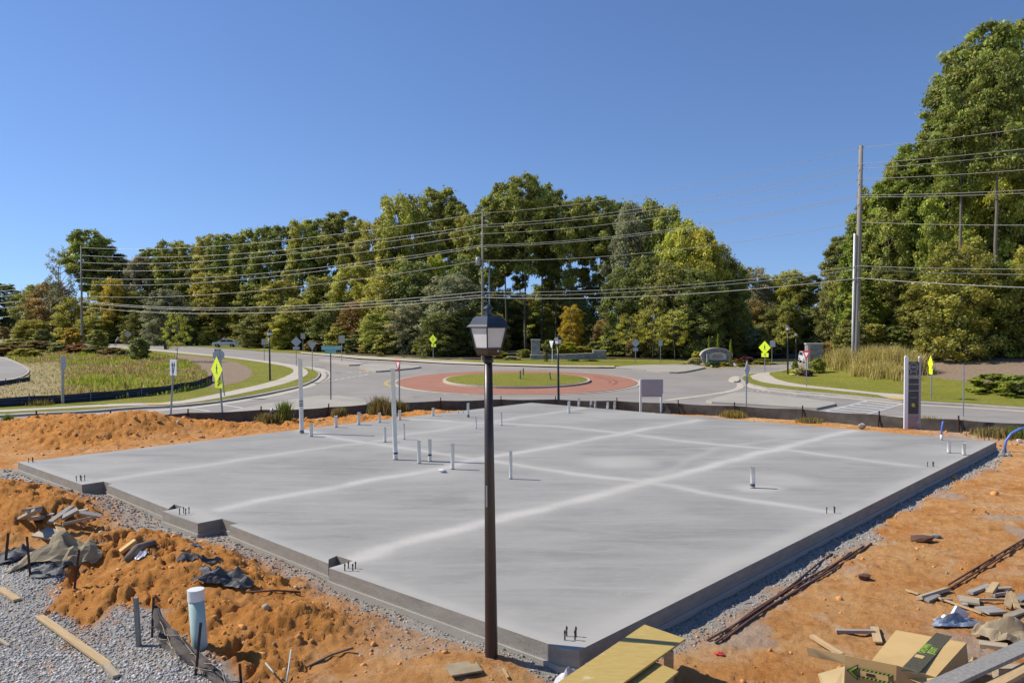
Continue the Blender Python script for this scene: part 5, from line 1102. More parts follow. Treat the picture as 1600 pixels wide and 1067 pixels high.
# ------------------------------------------------------------------ pipes standing on the slab (px, top, bottom, radius, band, label)
PI = [(471.5, 560, 677, .075, 1, 'very tall white pipe with black rings near the left rear of the slab'), (618, 576, 718, .065, 2, 'very tall slightly leaning white pipe in the middle of the slab'), (486, 661, 682, .065, 0, 'short pipe just right of the very tall left pipe'), (525, 649.5, 667.5, .065, 0, 'short pipe by the rear edge, second from the left'), (560.5, 644, 663.5, .065, 0, 'short pipe by the rear edge, third from the left'), (593, 645, 660, .06, 0, 'short pipe by the rear edge left of the leaning tall pipe'), (624.5, 641, 656, .06, 0, 'short pipe by the rear edge right of the leaning tall pipe'), (676.5, 637, 649.5, .06, 0, 'short pipe by the rear edge left of the street lamp'),
      (601.5, 667.5, 690.5, .045, 0, 'slim pipe standing left of the leaning tall pipe'), (631.5, 661, 686.5, .035, 0, 'slim pipe right behind the leaning tall pipe'), (655, 687, 724, .05, 0, 'thick plain pipe right of the leaning tall pipe'), (671.5, 686.5, 721, .052, 2, 'pipe with a black strap beside the thick plain pipe'), (707, 693, 733, .05, 0, 'plain pipe right of the strapped pipe'), (731.5, 630, 652, .055, 1, 'pipe with black rings just left of the near lamp pole'), (744, 650, 669.5, .03, 0, 'thin pipe left of the near lamp pole'), (783.5, 643.5, 664.5, .035, 0, 'thin pipe right of the near lamp pole, at the rear'), (798, 704.5, 748, .042, 0, 'tall plain pipe just right of the near lamp pole'),
      (889, 627, 645, .06, 0, 'pipe at the rear right of the lamp before the roundabout'), (904.5, 622, 633, .055, 0, 'stub at the very rear corner left of the row of four'), (923.5, 625.5, 636, .055, 1, 'first stub of the row of four on the rear edge'), (930, 626, 635.5, .05, 0, 'second stub of the row of four on the rear edge'), (949.5, 628, 639, .055, 0, 'third stub of the row of four on the rear edge'), (960.5, 628, 638, .05, 0, 'fourth stub of the row of four on the rear edge'),
      (1176, 729.5, 762, .055, 1, 'lone white pipe with a dirty foot on the right part of the slab'), (1482.5, 689.5, 707.5, .055, 0, 'left one of the two stubs near the right corner'), (1506, 692, 710.5, .055, 0, 'right one of the two stubs near the right corner')]
for px, pt, pb, r, band, lb in PI:
    p = P(px, pb, ZT); zt = D(px, pt, p.y).z - ZT; t = thing('standpipe', lb, 'pipe', p, 0, 'pipes rising from the slab')
    ln = -4.0 * p.y / FPX if px == 618 else (-2 * p.y / FPX if 'tall' in lb and zt > 1 else random.uniform(-.01, .01)); r *= .95
    m = MB(); m.path([(0, 0, -.05), (0, 0, 0), (ln, 0, zt)], [r, r, r], 14, False)
    for ri in (r * .86,): m.path([(ln, 0, zt), (ln * .95, 0, zt - .12)], [ri, ri], 14); 
    n0 = 3 * 14
    m.f += [(2 * 14 + k_, 2 * 14 + (k_ + 1) % 14, n0 + (k_ + 1) % 14, n0 + k_)[::-1] for k_ in range(14)]
    m.build('pipe_wall', 'pvc', t, True)
    if band: 
        MB().path([(0, 0, .16 if band == 2 else .04), (0, 0, .21 if band == 2 else .10)], r * 1.06, 14, False).build('black_strap', 'pvcdirty', t, True)
        if band == 1: MB().path([(0, 0, .13), (0, 0, .125)], r * 1.05, 14, False).build('black_strap', 'pvcdirty', t, True)
    if px == 471.5:
        for z0 in (.95, 1.02, 1.1): MB().path([(ln * z0 / zt, 0, z0), (ln * z0 / zt, 0, z0 + .035)], r * 1.04, 14, False).build('black_ring', 'pvcdirty', t, True)
    MB().lathe([(r * 1.25, 0), (r * 1.05, .018)], 14, (0, 0, .001)).build('mortar_collar', 'pvcdirty', t)
# blue tubes
p = P(1471, 688, ZT); k = p.y / FPX
t = thing('blue_water_tube', 'short upright blue tube in a white sleeve near the right slab corner', 'water tube', p)
MB().path([(0, 0, .1), (.005, 0, 18 * k), (.03, 0, 26 * k), (.06, .02, 30 * k)], .028, 8).build('tube', 'blue', t, True); MB().tube((0, 0, 0), (0, 0, 9 * k), .045, .04, 10).build('sleeve', 'pvc', t, True)
p = GS(1572, 706); k = p.y / FPX
t = MB().path([(0, 0, -.1), (-2 * k, 0, 8 * k), (0, 0, 18 * k), (8 * k, 0, 29 * k), (20 * k, 0, 36 * k), (36 * k, 0, 40 * k), (50 * k, .1, 36 * k), (64 * k, .2, 18 * k), (70 * k, .3, -4 * k)], .038, 10).build('blue_water_tube', 'blue', None, True, p); tag(t, 'long blue tube arching out of the ground at the right edge', 'water tube')
m = MB()
rk = thing('rock_pile', 'few grey rocks at the foot of the arching blue tube', 'rocks', GS(1568, 712))
for i in range(6):
    v = ICO_V * rng.uniform(.7, 1.2, (12, 1)) * random.uniform(.06, .13); m = MB(); m.add([tuple(a) for a in v], [tuple(f) for f in ICO_F] + [(11, 7, 6), (11, 8, 7), (11, 9, 8), (11, 10, 9), (11, 6, 10)]); o = m.build('rock', 'greywood', rk); o.location = (random.uniform(-.4, .5), random.uniform(-.3, .3), .03)
def lump(name, loc, s, mat, label, cat, n=1, flat=.6):
    m = MB(); V = ICO_V * rng.uniform(.6, 1.25, (12, 1)) * np.array(s); m.add([tuple(a) for a in V], [tuple(f) for f in ICO_F] + [(11, 7, 6), (11, 8, 7), (11, 9, 8), (11, 10, 9), (11, 6, 10)]); return tag(m.build(name, mat, None, False, loc), label, cat)
q = P(691, 738, ZT); lump('crumpled_rag', (q.x, q.y, ZT + .04), (.13, .08, .06), 'paper', 'small crumpled white rag lying on the slab below the pipes', 'rag')
q = P(1352, 669, ZT); q = GS(1351, 671); lump('broken_rock', (q.x, q.y + .2, q.z + .12), (.2, .15, .14), 'wood3', 'broken pale rock on the rear slab edge left of the tall site sign', 'rock')
q = GS(1593, 692); lump('small_valve_box', (q.x, q.y, q.z + .08), (.1, .1, .09), 'pvc', 'small white capped fitting in the weeds at the right edge', 'fitting')
# ------------------------------------------------------------------ utility poles and wires
def upole(loc, top, rb, label, arms, lean=0.):
    t = thing('utility_pole', label, 'utility pole', loc, 0, 'power poles'); h = top - loc[2]
    MB().path([(0, 0, -.8), (0, 0, 0), (lean * .5, 0, h * .5), (lean, 0, h)], [rb, rb, rb * .82, rb * .6], 12).build('pole_shaft', 'pole', t, True)
    for i, a in enumerate(arms):
        z = a - loc[2]; x = lean * z / h; s = -1 if i % 2 else 1
        MB().path([(x, 0, z), (x - .30, .05, z + .04)], [.05, .035], 6).build('insulator', 'insul', t)
        MB().path([(x, 0, z), (x + .30, -.05, z + .04)], [.05, .035], 6).build('insulator', 'insul', t)
    return t
YA = 67.0; A = Vector((D(1338, 500, YA).x, YA, E1(D(1338, 500, YA).x, YA)))
YB = 86.0; Bp = Vector((D(754, 500, YB).x, YB, E1(0, YB)))
YC = 160.0; Cp = Vector((D(128, 500, YC).x, YC, E1(-80, YC)))
WA = [(231, 200), (257, 233), (264, 240), (281, 266), (305, 297), (309, 303), (347, 352), (416, 421), (421, 429), (435, 450)]   # heights on the right pole, and where each leaves the picture's right edge
WB = [333, 352, 355, 366, 383, 386, 407, 456, 461, 465]
WCc = [387, 399, 410, 421.6, 434, 444, 462.5, 470, 472, 479]
ta = upole(A, D(1338, 228, YA).z, .27, 'big utility pole at the right beside the ornamental grasses', [D(0, a, YA).z for a in (231, 259, 281, 307, 347)], .28)
MB().path([(-.33, -.02, -.2), (-.30, -.02, 4), (-.22, -.02, D(0, 365, YA).z - A.z)], .09, 8).build('white_conduit', 'pvc', ta, True)
MB().box((.1, -.31, 4.6), (.12, .02, .9)).build('yellow_marker', 'ypaint', ta)
tb = upole(Bp, D(754, 331, YB).z, .15, 'utility pole rising behind the near lantern in the middle', [D(0, a, YB).z for a in (333, 353, 366, 384, 407)])
MB().lathe([(.0, 0), (.28, .02), (.28, .85), (.1, .95)], 12, (-.48, 0, D(0, 415, YB).z - Bp.z)).build('transformer', 'insul', tb, True)
MB().path([(.75, 0, -.3), (.75, 0, D(0, 408, YB).z - Bp.z)], .075, 8).build('service_mast', 'steel', tb, True)
tc_ = upole(Cp, D(128, 384, YC).z, .24, 'left utility pole in front of the flat topped pine', [D(0, a, YC).z for a in (387, 399, 410, 422, 434, 444)])
YD = 215.; Dp = Vector((D(92, 500, YD).x, YD, E1(-100, YD)))
upole(Dp, D(92, 418, YD).z, .22, 'far left utility pole beside the sparse tree', [D(0, a, YD).z for a in (430, 440, 452)])
def wire(a, b, sag, r, label, grp='power lines'):
    a, b = Vector(a), Vector(b); pts = []
    for i in range(25):
        t = i / 24; p = a.lerp(b, t); p.z -= 4 * sag * t * (1 - t); pts.append(p)
    o = MB().path(pts, r, 4, False).build('power_line', 'wire'); tag(o, label, 'power line', grp)
Ex = Vector((A.x + 34, A.y - 41, 0))
ordn = ['topmost', 'second', 'third', 'fourth', 'fifth', 'sixth', 'seventh', 'eighth', 'ninth', 'lowest']
for i, ((a, e), b, c) in enumerate(zip(WA, WB, WCc)):
    za = D(0, a, YA).z; off = (-.35 if i % 2 else .0)
    pa = (A.x + (.28 if a < 300 else .1), YA + off, za); pb = (Bp.x, YB + off, D(0, b, YB).z); pc = (Cp.x, YC, D(0, c, YC).z)
    th = .018 if i < 9 else .032
    s1 = .9 if i < 7 else .7
    wire(pa, pb, s1, th, f'{ordn[i]} wire between the right and the middle power pole'); wire(pb, pc, 1.6, .022 if i < 7 else .027, f'{ordn[i]} wire between the middle and the left power pole')
    # to the next pole outside the right of the frame
    tx = .6565; t = (tx * A.y - A.x) / (34 + tx * 41); y1 = A.y - 41 * t; z1 = D(0, e, y1).z; sag = 1.5
    ze = (z1 - za + 4 * sag * t * (1 - t)) / t + za
    wire((A.x + (.28 if a < 300 else .1), YA + off, za), (Ex.x, Ex.y + off, ze), sag, th, f'{ordn[i]} wire leaving the right power pole to the right')
for i, (c, e) in enumerate(((399, 452), (410, 458), (421, 465), (434, 473), (444, 481), (462, 488))):
    pc = (Cp.x, YC, D(0, c, YC).z); pd = (Dp.x, YD, D(0, c + 34 - i * 2, YD).z); wire(pc, pd, 2.6, .035, f'{ordn[i]} wire sagging between the two left power poles')
    wire(pd, (-260, 300, D(0, e - 4, 300).z), 3.0, .045, f'{ordn[i]} wire running left over the distant ridge')
# ------------------------------------------------------------------ woodland floor, understory
fl = [RG(a, b).xy for a, b in ((-160, 524), (180, 529.5), (350, 540), (470, 547.5), (560, 554.5), (700, 562), (950, 560.5), (1080, 563.5), (1160, 560), (1250, 560), (1300, 558))] + [Vector((66, 150)), Vector((90, 420)), Vector((-330, 420))]
drape('woodland_floor', fl, .09, 'litter', 6.0)
LM = [(0, 'at the left edge'), (60, 'at the tip of the left wood'), (110, 'near the left power pole'), (160, 'behind the walking person'), (200, 'behind the magnolia'), (250, 'behind the roadside sapling'), (310, 'left of the parked white car'), (380, 'right of the parked white car'), (430, 'behind the diamond sign back'), (480, 'behind the yield sign back'), (520, 'behind the street name sign'), (570, 'right of the street name sign'), (630, 'behind the red yield sign'), (690, 'beside the far crossing sign'), (740, 'just left of the near lantern'), (960, 'right of the stone wall'), (1010, 'between the two sign backs'), (1060, 'left of the arched sign'), (1150, 'behind the silvery cedars'), (1215, 'behind the right lamp'), (1275, 'behind the stone pier')]
us = {}
for i in range(46):
    px = 10 + i * 28.5 + random.uniform(-6, 6)
    if 770 < px < 945 or 325 < px < 385: continue
    Yb_ = np.interp(px, [0, 180, 350, 470, 560, 700, 950, 1100, 1250, 1320], [190, 165, 142, 118, 104, 95, 93, 88, 102, 84]) + random.uniform(-1, 3)
    wp = random.uniform(44, 62) * 95 / Yb_; lm = [b for a, b in LM if a <= px][-1]; k = us.get(lm, 0); us[lm] = k + 1
    tint = random.choice(['deep', 'deep', 'olive', 'olive', 'yg', 'deep', 'brown'])
    o = tree(px, D(px, 500, Yb_) and 510 - (random.uniform(1.5, 4.0) + E1(D(px, 500, Yb_).x, Yb_) - 4) / Yb_ * FPX, Yb_, wp, 'bush', tint, lm, group='understory bushes of the woodland edge')
    o['label'] = f"{TW[tint]} understory bush {lm}" + ['', ', further right', ', third one', ', fourth one'][min(3, k)]
for i in range(9):
    px = 1330 + i * 36; Yb_ = 74 + random.uniform(-2, 3); tint = ['deep', 'olive', 'deep', 'brown', 'yg'][i % 5]
    o = tree(px, 500 + random.uniform(-8, 14), Yb_, 60, 'bush', tint, '', group='understory bushes of the right wood'); o['label'] = f"{TW[tint]} bush under the right wood, {['leftmost', 'second', 'third', 'fourth', 'fifth', 'sixth', 'seventh', 'eighth', 'rightmost'][i]} of the row"
# ------------------------------------------------------------------ stone wall, arched sign, pier
def boxo(name, c, d, mat, parent, rot=None): return MB().box(c, d, rot).build(name, mat, parent)
Y = 88.; k = Y / FPX; p = Vector((D(829, 500, Y).x, Y, E1(5, Y)))
t = thing('stone_entrance_wall', 'grey stacked stone entrance wall with a tall pillar at its left', 'stone wall', p)
def wz(py): return D(829, py, Y).z - p.z
boxo('pillar', (8 * k, .0, wz(532) / 2), (13.5 * k, 1.0, wz(532)), 'stone', t); boxo('pillar_cap', (8 * k, 0, wz(531) ), (15 * k, 1.15, .12), 'cap', t)
boxo('pillar_step', (10 * k, -.45, wz(555) / 2), (21 * k, 1.3, wz(555)), 'stone', t); boxo('step_cap', (10 * k, -.45, wz(554.7) + .03), (22 * k, 1.4, .09), 'cap', t)
boxo('plinth', (10 * k, -.8, wz(561) / 2), (23 * k, 1.6, wz(561)), 'stone', t)
m = MB(); mc = MB(); prev = None
for i in range(15):
    f = i / 14; x = (20 + 78 * f) * k; y = -.1 - 1.2 * math.sin(f * math.pi * .8); zt = wz(555 - 3 * f)
    if prev:
        a, b, z0 = prev; m.hexa([(a, b, -.3), (x, y, -.3), (x, y + .45, -.3), (a, b + .45, -.3)], [(a, b, z0), (x, y, zt), (x, y + .45, zt), (a, b + .45, z0)])
        mc.hexa([(a, b - .05, z0 + .002), (x, y - .05, zt + .002), (x, y + .5, zt + .002), (a, b + .5, z0 + .002)], [(a, b - .05, z0 + .08), (x, y - .05, zt + .08), (x, y + .5, zt + .08), (a, b + .5, z0 + .08)])
    prev = (x, y, zt)
m.build('curved_wall', 'stone', t); mc.build('coping', 'cap', t)
boxo('end_pillar', (107 * k, -.5, wz(548.5) / 2), (20 * k, .8, wz(548.5)), 'stone', t); boxo('end_cap', (107 * k, -.5, wz(548) + .03), (21 * k, .9, .1), 'cap', t)
# arched sign
Y = 78.; k = Y / FPX; p = Vector((D(1094, 500, Y).x, Y, E1(D(1094, 500, Y).x, Y)))
t = thing('arched_stone_sign', 'arched stone subdivision sign with a pale name panel', 'entrance sign', p)
def az(py): return D(1094, py, Y).z - p.z
def arcp(py0, py1, x0, x1, n=12):
    """arch outline, crown at py0, ends at py1"""
    return [(((x0 + x1) / 2 + (x1 - x0) / 2 * math.cos(w)) * k, az(py1) + (az(py0) - az(py1)) * math.sin(w)) for w in np.linspace(0, math.pi, n)]
m = MB(); o_ = arcp(544.5, 554, 1, 50); zb = az(572)
m.plate(o_ + [(2 * k, az(560)), (8 * k, zb), (44 * k, zb), (48 * k, az(562))], -.25, .25); m.build('stone_body', 'stone', t)
m = MB(); a0 = arcp(543, 555.4, 0, 50, 16); a1 = arcp(544.7, 555.6, 1.5, 48.5, 16)
for q0, q1, r0, r1 in zip(a0, a0[1:], a1, a1[1:]): m.plate([r0, q0, q1, r1], -.34, .34)
m.build('coping', 'cap', t)
m = MB(); m.plate(arcp(550.5, 555, 13, 40) + [(13 * k, az(562)), (40 * k, az(562))], -.30, -.252); np_ = m.build('name_panel', 'namepanel', t)
m = MB(); a0 = arcp(548.5, 553.5, 11.5, 41.5, 14); a1 = arcp(550.3, 554.8, 13.2, 39.8, 14)
for q0, q1, r0, r1 in zip(a0, a0[1:], a1, a1[1:]): m.plate([r0, q0, q1, r1], -.33, -.252)
m.build('panel_arch', 'stone', t)
boxo('pilaster', (10 * k, -.42, az(552) / 2), (3.2 * k, .5, az(552)), 'stone', t); boxo('ledge', (27 * k, -.3, az(562.6)), (30 * k, .25, .1), 'stone', t)
# rows of small letter-like marks on the panel (the words cannot be read in the photograph)
m = MB()
for r_, (pz, n_, s_) in enumerate(((554.2, 8, .17), (557.2, 10, .22), (560, 5, .12))):
    for i in range(n_):
        x = (26.5 + (i - (n_ - 1) / 2) * (15. / n_) * (1.15 if r_ == 1 else .9)) * k; z0 = az(pz); 
        for dx, dz, w_, h_ in ((-.25, 0, .18, 1), (.2, random.choice([-.2, .2]), .16, .6), (0, random.choice([-.4, .4, 0]), .6, .16)): m.box((x + dx * s_, -.305, z0 + dz * s_), (w_ * s_, .008, h_ * s_))
o = m.build('sign_lettering', 'kraft', np_); o['kind'] = 'stuff'
for s, x0, x1 in ((1, 10, 17), (-1, 48, 57)):
    MB().path([(x0 * k, -.3, az(565)), ((x0 + x1) / 2 * k, -.9, az(571)), (x1 * k, -1.8, az(577))], .14, 6).build('flared_footing', 'cap', t)
Y = 72.; k = Y / FPX; p = Vector((D(1259, 500, Y).x, Y, E1(D(1259, 500, Y).x, Y)))
t = thing('stone_pier', 'square stone pier with flat cap beside the rust topped bush', 'stone pier', p); h = D(0, 538, Y).z - p.z
boxo('pier_shaft', (13 * k, 0, h / 2), (24 * k, 1.2, h), 'stone', t, Matrix.Rotation(R(-12), 3, 'Z')); boxo('pier_cap', (13 * k, 0, h + .05), (26 * k, 1.35, .12), 'cap', t, Matrix.Rotation(R(-12), 3, 'Z'))
boxo('light_return', (1.2 * k, -.62, h / 2 - .02), (4 * k, .1, h - .05), 'cap', t)
# ------------------------------------------------------------------ cars
def make_car(label, loc, rz, s=1):
    t = thing('parked_car', label, 'car', loc, rz); t.scale = (s, s, s)
    L = 4.8; prof = [(-2.4, .35), (-2.4, .95), (-2.25, 1.05), (-1.2, 1.15), (-.6, 1.62), (.9, 1.68), (1.6, 1.62), (2.2, 1.1), (2.38, .9), (2.4, .4), (1.95, .38), (1.85, .62), (1.45, .75), (1.05, .62), (.95, .38), (-.95, .38), (-1.05, .62), (-1.45, .75), (-1.85, .62), (-1.95, .38)]
    MB().plate(prof, -.9, .9).build('body', 'carwhite', t)
    for s_ in (-1, 1):
        y = s_ * .903; m = MB(); m.plate([(-1.0, 1.14), (-.52, 1.54), (.35, 1.58), (.35, 1.12)], min(y, y + s_ * .01), max(y, y + s_ * .01)); m.build('window', 'glass', t)
        m = MB(); m.plate([(.45, 1.12), (.45, 1.58), (1.5, 1.54), (1.85, 1.12)], min(y, y + s_ * .01), max(y, y + s_ * .01)); m.build('window', 'glass', t)
        for x in (-1.45, 1.45):
            w = MB().tube((x, s_ * .72, .36), (x, s_ * .94, .36), .35, .35, 18).build('wheel', 'tyre', t); MB().tube((x, s_ * .93, .36), (x, s_ * .955, .36), .21, .19, 12).build('rim', 'rim', w)
        MB().box((-2.38, s_ * .65, .85), (.08, .35, .16)).build('headlight', 'frost', t); MB().box((2.39, s_ * .7, .95), (.06, .25, .22)).build('tail_light', 'red', t)
        MB().box((-.9, s_ * 1.0, 1.12), (.15, .18, .12)).build('mirror', 'carwhite', t)
    MB().hexa([(-1.22, -.75, 1.17), (-1.22, .75, 1.17), (-1.14, .75, 1.17), (-1.14, -.75, 1.17)], [(-.66, -.68, 1.61), (-.66, .68, 1.61), (-.60, .68, 1.61), (-.60, -.68, 1.61)]).build('windscreen', 'glass', t)
    return t
p = RG(352, 542.5); make_car('white car parked at the verge under the trees on the far left road', p, R(8), .85)
p = RG(1263, 567.5); car2 = make_car('white vehicle partly hidden behind the stone pier', p, R(80), .72); MB().box((-2.42, -.45, 1.0), (.06, .3, .14)).build('amber_light', 'amber', car2)
# dark bin by the road
p = RG(260, 546); k = p.y / FPX; t = thing('road_bin', 'small dark green bin standing at the roadside left of the sapling', 'bin', p)
MB().frus((0, 0), (5 * k, 5 * k), (6 * k, 6 * k), 0, 8 * k).build('bin_body', 'sgreen' if 0 else 'lampmid', t); MB().frus((0, 0), (6.4 * k, 6.4 * k), (5 * k, 5 * k), 8 * k + .01, 9.5 * k).build('lid', 'lampmid', t)
# ------------------------------------------------------------------ house glimpsed behind the pines
Y = 135.; k = Y / FPX; p = Vector((D(812, 500, Y).x, Y, E1(1, Y)))
t = thing('brick_house', 'pale house with red roof glimpsed between the centre pine trunks', 'house', p); H_ = D(0, 478, Y).z - p.z
boxo('house_wall', (0, 5, H_ / 2), (44 * k, 9, H_), 'render', t)
m = MB(); w = 24 * k; zt = D(0, 462, Y).z - p.z; m.add([(-w, .2, H_), (w, .2, H_), (w, 9.8, H_), (-w, 9.8, H_), (-w * .6, 5, zt), (w * .6, 5, zt)], [(0, 1, 5, 4), (2, 3, 4, 5), (1, 2, 5), (3, 0, 4), (3, 2, 1, 0)]); m.build('roof', 'roofred', t)
for x in (-10, 0, 10): boxo('window', (x * k, .47, H_ * .6), (1.1, .06, 1.4), 'glass', t)
# ------------------------------------------------------------------ person by the far road
def person(loc, rz, s, label):
    vs = {'pel': (0, 0, .95, .13, .11), 'bel': (.03, 0, 1.08, .125, .10), 'che': (.16, 0, 1.27, .15, .11), 'nk': (.28, 0, 1.40, .055, .055), 'nk2': (.33, 0, 1.45, .05, .05),
          'hl': (0, .10, .90, .10, .09), 'kl': (.10, .11, .50, .065, .065), 'al': (-.04, .11, .09, .045, .045), 'tl': (.12, .12, .03, .04, .03), 'hr': (0, -.10, .90, .10, .09), 'kr': (-.02, -.11, .50, .065, .065), 'ar': (-.22, -.11, .11, .045, .045), 'tr': (-.08, -.12, .04, .04, .03),
          'sl': (.18, .17, 1.33, .06, .06), 'el': (.30, .21, 1.10, .045, .045), 'wl': (.48, .17, 1.02, .032, .03), 'hdl': (.56, .16, 1.02, .038, .02), 'sr': (.18, -.17, 1.33, .06, .06), 'er': (.10, -.22, 1.08, .045, .045), 'wr': (.22, -.2, .90, .032, .03), 'hdr': (.26, -.2, .83, .038, .02)}
    ed = [('pel', 'bel'), ('bel', 'che'), ('che', 'nk'), ('nk', 'nk2'), ('pel', 'hl'), ('hl', 'kl'), ('kl', 'al'), ('al', 'tl'), ('pel', 'hr'), ('hr', 'kr'), ('kr', 'ar'), ('ar', 'tr'), ('che', 'sl'), ('sl', 'el'), ('el', 'wl'), ('wl', 'hdl'), ('che', 'sr'), ('sr', 'er'), ('er', 'wr'), ('wr', 'hdr')]
    ks = list(vs); me = bpy.data.meshes.new('person'); me.from_pydata([vs[k_][:3] for k_ in ks], [(ks.index(a), ks.index(b)) for a, b in ed], [])
    o = bpy.data.objects.new('tmp', me); COL.objects.link(o); md = o.modifiers.new('s', 'SKIN'); o.modifiers.new('u', 'SUBSURF').levels = 1
    for i, k_ in enumerate(ks): me.skin_vertices[0].data[i].radius = vs[k_][3:5]
    me.skin_vertices[0].data[0].use_root = True
    dg = bpy.context.evaluated_depsgraph_get(); b = bpy.data.meshes.new_from_object(o.evaluated_get(dg)); bpy.data.objects.remove(o)
    b.materials.clear(); [b.materials.append(M[x]) for x in ('skin', 'shirt', 'trouser')]
    for pl in b.polygons:
        c = pl.center; pl.material_index = 2 if c.z < .98 and c.x < .2 and abs(c.y) < .18 else (1 if c.z > .96 and c.x < .42 and c.z < 1.42 else 0); pl.use_smooth = True
    t = thing('person', label, 'person', loc, rz); t.scale = (s, s, s); mkobj('body', b, None, t)
    hd = MB().lathe([(.02, -.12), (.06, -.10), (.085, -.03), (.092, .04), (.075, .10), (.03, .13)], 12, (.38, 0, 1.56)).build('head', 'skin', t, True)
    MB().lathe([(.12, .0), (.10, .02), (.10, .07), (.06, .12)], 12, (.375, 0, 1.60)).build('pale_hat', 'white', t, True)
p = RG(181, 541); person(p, R(10), 1.0, 'person in pale top and hat leaning forward at the far left roadside')

# ------------------------------------------------------------------ foreground left
def onG(px, py): p = GS(px, py); return p
p = onG(312, 1008); k = p.y / FPX; zt = D(310, 920, p.y).z - p.z
t = thing('sewer_pipe', 'thick mint green pipe with a white cap standing in the clay at lower left', 'pipe', p)
MB().path([(0, 0, -.3), (0, 0, 0), (-5 * k, 0, zt - .12)], .092, 22).build('pipe_wall', 'mint', t, True); MB().path([(-5 * k, 0, zt - .13), (-5.6 * k, 0, zt)], .098, 22).build('white_cap', 'pvc', t)
def stake(px, pt, pxt, pb, r, mat, lb, sq=False):
    p = onG(px, pb); zt = D(px, pt, p.y).z - p.z; ln = (pxt - px) * p.y / FPX
    m = MB()
    if sq: m.hexa([(-r, -r, -.3), (r, -r, -.3), (r, r, -.3), (-r, r, -.3)], [(ln - r, -r, zt), (ln + r, -r, zt), (ln + r, r, zt), (ln - r, r, zt)])
    else:
        for d in ((0, 0), (r * 1.2, 0), (0, r * 1.2)): m.hexa([(d[0] - r, d[1] - r * .5, -.3), (d[0] + r, d[1] - r * .5, -.3), (d[0] + r, d[1] + r * .5, -.3), (d[0] - r, d[1] + r * .5, -.3)], [(ln + d[0] - r, d[1] - r * .5, zt), (ln + d[0] + r, d[1] - r * .5, zt), (ln + d[0] + r, d[1] + r * .5, zt), (ln + d[0] - r, d[1] + r * .5, zt)])
        m = MB().hexa([(-r, -r, -.3), (r, -r * .6, -.3), (r * .6, r, -.3), (-r, r * .5, -.3)], [(ln - r, -r, zt), (ln + r, -r * .6, zt), (ln + r * .6, r, zt), (ln - r, r * .5, zt)])
    tag(m.build('fence_stake', mat, None, False, p), lb, 'stake', 'stakes at the lower left')
stake(219, 933, 213, 1008, .024, 'greywood', 'square grey wooden stake in the gravel left of the torn fence', True)
stake(236, 932, 241, 995, .013, 'rust', 'rusty stake at the left end of the torn fence')
stake(302, 972, 315, 1054, .014, 'rust', 'leaning rusty stake in front of the mint green pipe')
stake(382, 1036, 375, 1085, .013, 'rust', 'short rusty stake at the bottom edge right of the mint pipe')
stake(112, 858, 125, 922, .014, 'rust', 'leaning rusty stake between gravel and clay heap')
stake(50, 838, 43, 900, .014, 'rust', 'rusty stake in front of the scrap wood pile')
stake(6, 832, 14, 880, .018, 'rust', 'thick rusty stake at the left edge')
# torn silt fence
t = thing('torn_silt_fence', 'torn black silt fence strip running off the bottom edge by the mint pipe', 'silt fence', (0, 0, 0))
topl = [(243, 944, .0), (262, 975, 0), (300, 1010, 0), (345, 1048, 0), (400, 1100, 0)]; botl = [(245, 1003), (262, 1018), (300, 1040), (345, 1075), (400, 1135)]
m = MB(); NX, NZ = 26, 8; vs = []
for i in range(NX):
    f = i / (NX - 1) * 4; a = min(3, int(f)); g = f - a
    tx, ty = topl[a][0] * (1 - g) + topl[a + 1][0] * g, topl[a][1] * (1 - g) + topl[a + 1][1] * g; bx, by = botl[a][0] * (1 - g) + botl[a + 1][0] * g, botl[a][1] * (1 - g) + botl[a + 1][1] * g
    b = G(bx, by); tp = D(tx, ty, b.y + .15)
    for j in range(NZ):
        h_ = j / (NZ - 1); q = b.lerp(tp, h_) + Vector((random.uniform(-.02, .02), .10 * math.sin(i * .9 + j * .8) * math.sin(h_ * 3.1), random.uniform(-.012, .012))); vs.append(q)
m.add(vs, [(i * NZ + j, (i + 1) * NZ + j, (i + 1) * NZ + j + 1, i * NZ + j + 1) for i in range(NX - 1) for j in range(NZ - 1) if not (i < 3 and 1 < j < 4)])
m.build('fabric', 'fabric2', t, True)
vt = [vs[i * NZ + NZ - 1] + Vector((0, -.01, -.02)) for i in range(NX)]; MB().path(vt, .018, 5).build('rolled_top_hem', 'fabric', t, True)
for s_ in range(3):
    MB().path([vs[i * NZ + 2 + s_ * 2] + Vector((random.uniform(-.04, .04), -.03, random.uniform(-.05, .05))) for i in range(1, NX, 2)], .004, 4).build('dry_vine', 'wood2', t)
